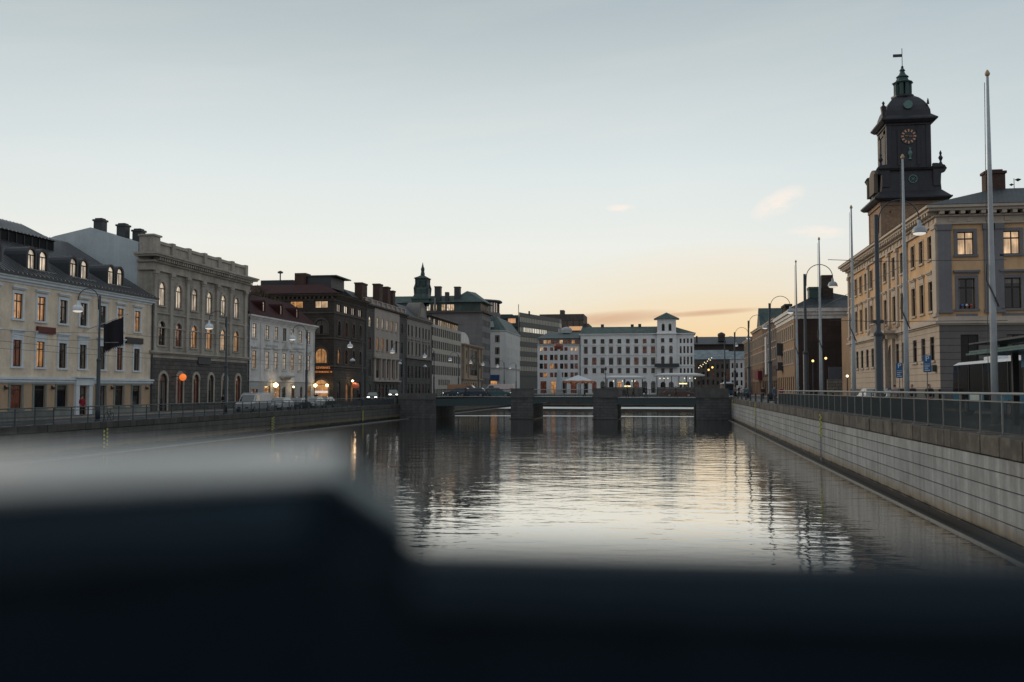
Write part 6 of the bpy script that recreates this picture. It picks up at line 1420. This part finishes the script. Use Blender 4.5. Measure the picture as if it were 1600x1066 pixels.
a3 = place(make_car('wagon', 'dark', 'black car parked in front of the right end of the white house', False), (-45.2, 128.0, ZL), group=G)
wh = flat('car_paint_white', (1, 1, 1)); M_HL = headm(True)
def cp(src, loc, label, rz=0, swap=None, group=None):
    c = copy_tree(src, None, swap); place(c, loc, label, group, rz); return c
litsw = {'headlight_off': M_HL}
cp(a1, (-45.2, 124.0, ZL), 'white hatch tailing the dark small car left of the lamp post', 0, group=G)
cp(a3, (-46.6, 155, ZL + .55), 'dark car with blazing headlights on the left quay before the bank building', rad(15), litsw, 'cars driving with lit headlights')
cp(a2, (-44.8, 160.5, ZL + .95), 'car with bright headlights at the left bridge end', rad(20), litsw, 'cars driving with lit headlights')
blue = flat('car_paint_blue', (.02, .05, .09), .25); teal = flat('car_paint_teal', (.03, .12, .14), .25)
make = {}
for i, (src, x, y, c, l, rz) in enumerate(((a3, -33.2, 158, blue, 'dark blue car on the bridge deck, leftmost', -90), (a1, -30.3, 155.5, blue, 'small dark car on the bridge between blue car and teal car', -90), (a1, -26.6, 157, teal, 'teal car with a lit headlight on the left bridge span', 90))):
    nm = src.children[0].data.materials[0].name
    cp(src, (x, y, 3.31), l, rad(rz), {'car_paint_dark': c, 'car_paint_white': c, 'headlight_off': M_HL}, 'cars crossing the bridge')
cp(v, (-33.0, 162.3, 3.31), 'brown delivery van behind the blue car on the bridge', rad(90), {'car_paint_silver': flat('car_paint_brown', (.30, .16, .08), .5)}, 'cars crossing the bridge')
cp(v, (-27.5, 162.5, 3.31), 'pale van behind the teal car on the bridge', rad(-90), {'car_paint_silver': flat('car_paint_pink_white', (.55, .46, .44), .4)}, 'cars crossing the bridge')
cp(a1, (2.0, 158, 3.31), 'car with orange side on the right bridge span', rad(90), {'car_paint_white': flat('car_paint_orange', (.12, .04, .03), .4)}, 'cars crossing the bridge')
cp(a1, (16.2, 82, ZR), 'white car with lit headlights behind the dark lamp post near city hall', 0, litsw, 'cars on the right quay')
cp(a3, (16.3, 75, ZR), 'dark car right of the dark lamp post near city hall', 0, None, 'cars on the right quay')
cp(a1, (14.5, 200, ZR), 'pale car far down the right quay road', 0, None, 'cars on the right quay')

M_CGB = flat('bus_black_glass', (.006, .007, .008), .15, spec=.22)
def make_bus(label, L=17.0):
    o = empty('city_bus', (0, 0, 0), label, 'bus'); w = 1.27
    blue_ = flat('bus_blue_paint', (.012, .10, .17), .3); wh_ = flat('bus_white_roof', (.62, .64, .65), .4)
    prof = lambda k, zz: None
    MB().box(-w, w, .1, L, .3, 1.25).build('lower_body', blue_, o, bevel=.08)
    MB().prism([(-w + .02, .12, 1.25), (-w + .02, .02, 1.3), (-w + .02, .22, 2.78), (-w + .02, L - .1, 2.78), (-w + .02, L - .05, 1.25)], (2 * w - .04, 0, 0)).build('window_band', M_CGB, o)
    MB().box(-w - .01, w + .01, .18, L - .05, 2.78, 2.95, top=(-w + .25, w - .25, .4, L - .3)).build('roof', wh_, o, bevel=.03)
    MB().box(-.8, .8, 4.2, 6.2, 2.95, 3.15).box(-.8, .8, 8.0, 12, 2.95, 3.2).build('roof_unit', wh_, o, bevel=.04)
    for s_ in (-1, 1):
        for y in (2.6, 9.5, L - 3):
            n = 20; a_ = [(s_ * (w - .3), y + .48 * cos(2 * pi * i / n), .48 + .48 * sin(2 * pi * i / n)) for i in range(n)]
            k = MB().prism(a_, (s_ * .31, 0, 0)).build('wheel', M_TYRE, o, bevel=.03)
            n = 14; MB().prism([(s_ * (w + .005), y + .27 * cos(2 * pi * i / n), .48 + .27 * sin(2 * pi * i / n)) for i in range(n)], (s_ * .02, 0, 0)).build('rim', M_RIM, k)
    for y in (1.2, 3.1, 5.6, 7.4, 9.4, 11.5, 14.5):
        for s_ in (-1, 1): MB().box(s_ * w - .012, s_ * w + .012, y, y + .07, 1.3, 2.76).build('window_post', flat('bus_dark_trim', (.03, .032, .035), .6), o)
    for y0_, y1_ in ((1.3, 3.0), (5.7, 7.3)): MB().box(w - .02, w + .006, y0_, y1_, .45, 2.6).build('door', M_CGB, o)
    MB().box(w - .01, w + .012, 3.3, 5.4, .85, 1.15).build('side_stripe', flat('pale_notice', (.35, .42, .42), .5), o)
    MB().prism([(-w - .25, -.1, 2.1), (-w - .05, -.1, 2.1), (-w - .05, .1, 2.6), (-w - .25, .1, 2.6)], (0, -.1, 0)).tube([(-w + .1, .2, 2.7), (-w - .15, -.1, 2.6)], .03, 6).build('mirror', M_TYRE, o)
    MB().box(-w + .15, w - .15, 0.0, .1, 2.35, 2.7).build('destination_display', M_SOOT, o)
    for s_ in (-1, 1): MB().box(s_ * .95 - .15, s_ * .95 + .15, .04, .12, .55, .75).build('tail_light', M_TAIL, o)
    MB().box(-w - .008, -w + .01, 4.6, 5.6, .95, 1.2).build('side_notice', flat('pale_notice', (.35, .42, .42), .5), o)
    return o
b1 = make_bus('long blue city bus with black window band behind the railing on right'); place(b1, (17.5, 60.3, ZR), rz=rad(180)); b1.scale = (1, 1, 1)
cp(b1, (14.8, 240, ZR), 'far bus with red rear lights at the end of the right quay', 0, None, None)

# bicycles parked on both quays
def make_bike(label):
    o = empty('bicycle', (0, 0, 0), label, 'bicycle')
    for y in (-.52, .52):
        n = 16; pts = [(0, y + .33 * cos(2 * pi * i / n), .34 + .33 * sin(2 * pi * i / n)) for i in range(n + 1)]
        k = MB().tube(pts, .02, 5, False).build('wheel', M_TYRE, o)
        mb = MB()
        for i in range(8): mb.tube([(0, y, .34), (0, y + .31 * cos(pi * i / 4), .34 + .31 * sin(pi * i / 4))], .004, 3)
        mb.build('spokes', M_RIM, k)
    MB().tube([(0, .52, .34), (0, .05, .3), (0, .2, .82), (0, .52, .34)], .015, 5).tube([(0, .05, .3), (0, -.38, .78)], .018, 5).tube([(0, .17, .74), (0, -.36, .82)], .018, 5).tube([(0, -.52, .34), (0, -.36, .98)], .016, 5).build('frame', M_IRON, o)
    MB().box(-.07, .07, .08, .32, .88, .93).build('saddle', M_TYRE, o, bevel=.02); MB().tube([(-.26, -.25, 1.0), (-.05, -.38, 1.02), (.05, -.38, 1.02), (.26, -.25, 1.0)], .014, 5).build('handlebar', M_RIM, o)
    return o
bk = make_bike('bicycle leaning by the lamp post before the cream house'); place(bk, (-43.3, 72.8, ZL), rz=rad(8), group='parked bicycles')
for x, y, z, rz, l in ((-42.3, 147, ZL, 70, 'bicycle parked by the dark corner house, nearest of the row'), (-42.4, 148.2, ZL, 80, 'bicycle in the middle of the row by the dark corner house'), (-42.3, 149.4, ZL, 75, 'bicycle at the end of the row by the dark corner house')): cp(bk, (x, y, z), l, rad(rz), None, 'parked bicycles')

# ================================================================== PEOPLE
def skin(name, pts, edges, rad_, m, parent, levels=1):
    me = bpy.data.meshes.new(name); me.from_pydata(pts, edges, []); me.materials.append(m)
    o = bpy.data.objects.new(name, me); COL.objects.link(o); o.parent = parent
    md = o.modifiers.new('skin', 'SKIN'); md.use_smooth_shade = True
    for i, v_ in enumerate(me.skin_vertices[0].data):
        rr = rad_[i]; v_.radius = rr if isinstance(rr, tuple) else (rr, rr); v_.use_root = (i == 0)
    ss = o.modifiers.new('sub', 'SUBSURF'); ss.levels = levels; ss.render_levels = levels
    dg = bpy.context.evaluated_depsgraph_get(); ev = o.evaluated_get(dg)
    nm = bpy.data.meshes.new_from_object(ev); nm.name = name
    o.modifiers.clear(); o.data = nm
    if not nm.materials: nm.materials.append(m)
    return o
M_SKIN = flat('skin', (.42, .25, .18), .6)
def make_person(label, coat=(.02, .02, .025), trs=(.02, .02, .025), hairc=(.03, .02, .015), stride=.16, long_coat=False, elbow=.25):
    """1.75 m, faces -Y, feet on z=0, mid-stride."""
    o = empty('person', (0, 0, 0), label, 'person'); s = stride
    P = {'pel': (0, 0, .95), 'sp': (0, -.01, 1.18), 'ch': (0, -.01, 1.38), 'nk': (0, 0, 1.50), 'hd': (0, -.02, 1.62), 'tp': (0, -.01, 1.70)}
    pts = [P[k] for k in ('pel', 'sp', 'ch', 'nk', 'hd', 'tp')]; ed = [(0, 1), (1, 2), (2, 3), (3, 4), (4, 5)]; rr = [(.15, .11), (.13, .10), (.155, .11), .052, (.078, .095), (.06, .07)]
    fing = []
    for sd_, f in ((-1, 1), (1, -1)):
        i = len(pts); pts += [(sd_ * .18, 0, 1.43), (sd_ * .22, .05 * f, 1.14), (sd_ * .21, -.12 - .06 * f, .92), (sd_ * .205, -.16 - .07 * f, .84)]; rr += [.06, .045, .032, (.022, .036)]
        ed += [(2, i), (i, i + 1), (i + 1, i + 2), (i + 2, i + 3)]
        hx, hy, hz = pts[-1]
        for k, (dy, ln) in enumerate(((-.03, .075), (-.01, .085), (.01, .08), (.03, .062))):
            fing.append([(hx, hy + dy, hz - .01), (hx - sd_ * .008, hy + dy - .01, hz - .01 - ln * .55), (hx - sd_ * .03, hy + dy - .012, hz - .01 - ln)])
        fing.append([(hx, hy - .035, hz + .02), (hx - sd_ * .02, hy - .06, hz - .015), (hx - sd_ * .025, hy - .06, hz - .045)])
        i = len(pts); pts += [(sd_ * .09, 0, .88), (sd_ * .095, -s * f * .6 - .02, .50), (sd_ * .10, -s * f * 1.2 + .04, .09), (sd_ * .11, -s * f * 1.2 - .12, .035)]; rr += [.085, .058, .04, (.045, .03)]
        ed += [(0, i), (i, i + 1), (i + 1, i + 2), (i + 2, i + 3)]
    b = skin('body', pts, ed, rr, M_SKIN, o)
    # fingers, face: joined into the body mesh
    bm = bmesh.new(); bm.from_mesh(b.data)
    ex = MB()
    for f_ in fing: ex.tube(f_, [.009, .008, .006], 5)
    ex.prism([(-.012, -.10, 1.60), (.012, -.10, 1.60), (0, -.098, 1.645)], (0, -.022, -.004))
    for sd_ in (-1, 1): ex.box(sd_ * .083 - .008, sd_ * .083 + .008, -.02, .015, 1.59, 1.65)
    tmp = ex.mesh('tmp'); bm.from_mesh(tmp); bm.to_mesh(b.data); bm.free()
    fm_ = MB()
    for sd_ in (-1, 1): fm_.lathe((sd_ * .032, -.108), [(.003, 1.632), (.01, 1.637), (.003, 1.642)], 6)
    fm_.box(-.022, .022, -.115, -.105, 1.574, 1.58); fm_.build('facial_features', flat('face_dark', (.06, .03, .025), .5), o)
    cm = flat('coat_%02d%02d%02d' % tuple(int(c * 99) for c in coat), coat, .85); tm = flat('trousers_%02d%02d%02d' % tuple(int(c * 99) for c in trs), trs, .85)
    cp_ = [(0, 0, .92), (0, -.01, 1.18), (0, -.01, 1.38), (0, 0, 1.47)]; ce = [(0, 1), (1, 2), (2, 3)]; cr = [(.185, .14), (.165, .13), (.185, .14), (.075, .07)]
    for sd_, f in ((-1, 1), (1, -1)):
        i = len(cp_); cp_ += [(sd_ * .185, 0, 1.42), (sd_ * .225, .05 * f, 1.14), (sd_ * .212, -.115 - .06 * f, .93)]; cr += [.08, .064, .05]; ce += [(2, i), (i, i + 1), (i + 1, i + 2)]
    if long_coat: i = len(cp_); cp_ += [(0, 0, .62)]; cr += [(.2, .16)]; ce += [(0, i)]
    skin('coat', cp_, ce, cr, cm, o)
    tp_ = [(0, 0, .93)]; te = []; tr_ = [(.15, .115)]
    for sd_, f in ((-1, 1), (1, -1)):
        i = len(tp_); tp_ += [(sd_ * .09, 0, .86), (sd_ * .095, -s * f * .6 - .02, .50), (sd_ * .10, -s * f * 1.2 + .035, .13)]; tr_ += [.1, .072, .058]; te += [(0, i), (i, i + 1), (i + 1, i + 2)]
    skin('trousers', tp_, te, tr_, tm, o)
    sh_ = MB()
    for sd_, f in ((-1, 1), (1, -1)): sh_.box(sd_ * .105 - .05, sd_ * .105 + .05, -s * f * 1.2 - .17, -s * f * 1.2 + .1, 0, .075, top=(sd_ * .105 - .04, sd_ * .105 + .04, -s * f * 1.2 - .13, -s * f * 1.2 + .09))
    sh_.build('shoes', M_TYRE, o, bevel=.015)
    skin('hair', [(0, .02, 1.60), (0, .015, 1.68), (0, -.015, 1.725)], [(0, 1), (1, 2)], [(.085, .075), (.092, .095), (.075, .08)], flat('hair_%02d' % int(hairc[0] * 99), hairc, .8), o)
    return o
p_dark = make_person('person in a black jacket walking by the railing before city hall, right of two'); place(p_dark, (15.4, 62.0, ZR), rz=rad(10))
cp(p_dark, (15.0, 64.5, ZR), 'person in a black jacket before city hall, left of two', rad(-25))
p_light = make_person('person in pale grey checked coat near the city hall door', (.22, .20, .19), (.02, .02, .02)); place(p_light, (15.5, 71.5, ZR), rz=rad(160))
cp(p_dark, (20.5, 128, ZR), 'dark dressed person against the pale block wall', rad(90))
p_red = make_person('person in a long red coat in front of the cream house door', (.28, .01, .03), (.02, .015, .02), long_coat=True); place(p_red, (-51.6, 82.3, ZL + .14), rz=rad(60))
cp(p_red, (15.0, 135, ZR), 'person in red and white near the far flagpole', rad(0))
p_teal = make_person('person in a teal jacket at the quay edge near bridge', (.03, .14, .17), (.02, .02, .025)); place(p_teal, (10.9, 140, ZR), rz=rad(170))
p_white = make_person('person in a pale jacket beside the teal one near the bridge', (.42, .42, .42), (.02, .02, .025)); place(p_white, (10.8, 147, ZR), rz=rad(10))
cp(p_dark, (10.9, 153, 3.3), 'dark person left of the pale jacket at the bridge end', rad(0)); cp(p_light, (10.6, 158, 3.3), 'grey coated person furthest left at the right bridge end', rad(180))
p_blue = make_person('tall person in a blue grey coat by the third right lamp post', (.08, .12, .17), (.015, .015, .02), long_coat=True); place(p_blue, (11.3, 108, ZR), rz=rad(30))
for x, y, l, rz, sr in ((-5.8, 152.6, 'dark figure on the right bridge span, leftmost of three', 80, p_dark), (-4.9, 153, 'dark figure on the right bridge span, middle of three', 100, p_dark), (-3.0, 152.8, 'dark figure on the right bridge span, rightmost of three', 95, p_dark), (-12.3, 152.5, 'dark figure on the middle bridge span beside the pier', 90, p_dark)): cp(sr, (x, y, 3.31), l, rad(rz))
for x, y, l, rz in ((-50.6, 160, 'dark dressed person outside lit arches of dark corner house, left', 90), (-50.9, 163.5, 'dark dressed person outside lit arches of dark corner house, right', -80)): cp(p_dark, (x, y, ZL + .9), l, rad(rz))

# bollards at the right quay edge beyond the railing
def bollard(label, x, y):
    o = empty('bollard', (x, y, ZR), label, 'bollard', 'iron bollards on right quay edge')
    MB().lathe((x, y), [(.14, ZR + .05), (.11, ZR + .15), (.09, ZR + .8), (.13, ZR + .85), (.13, ZR + .95), (.03, ZR + 1.02)], 12).build('post', M_IRON, o)
for i in range(8): bollard('dark iron bollard on the right quay edge, number %s past the railing end' % ('one', 'two', 'three', 'four', 'five', 'six', 'seven', 'eight')[i], 10.05, 95 + 7 * i)
# lamp post on the bridge pier
o = empty('bridge_lamp', (-9, 151.5, 4.7), 'dark candelabra lamp standing on the right bridge pier', 'lamp')
MB().tube([(-9, 151.5, 4.72), (-9, 151.5, 5.2), (-9, 151.5, 7.4)], [.12, .06, .05], 8).tube([(-9.3, 151.5, 7.0), (-9, 151.5, 6.8), (-8.7, 151.5, 7.0)], .03, 5).build('post', M_LAMP, o)
MB().lathe((-9, 151.5), [(.04, 7.4), (.17, 7.5), (.19, 7.75), (.05, 7.95)], 10).build('lantern', M_SOOT, o)
# a few more walkers, all small in the photograph
for x, y, z, l, rz, sr in ((-52.0, 112, ZL + .14, 'dark dressed walker in front of the stone palazzo arches', 0, p_dark), (-51.8, 139, ZL + .14, 'grey coated walker outside the white house shops', 180, p_light),
                       (-52.2, 144.5, ZL + .14, 'dark dressed walker at the right shop of the white house', 20, p_dark), (-50.5, 178, ZL + .13, 'dark dressed walker before the bank building', 0, p_dark),
                       (12.0, 128, ZR, 'dark dressed walker between the third and fourth right lamps', 0, p_dark), (13.0, 171, ZR, 'blue coated walker past the right bridge end', 0, p_blue), (19.2, 150, ZR + .12, 'dark dressed walker by the brown hipped building', 170, p_dark),
                       (-31, 153.2, 3.31, 'dark dressed walker on the left bridge span', 90, p_dark), (1.5, 152.8, 3.31, 'dark dressed walker near the right bridge abutment', -90, p_dark)):
    cp(sr, (x, y, z), l, rad(rz))
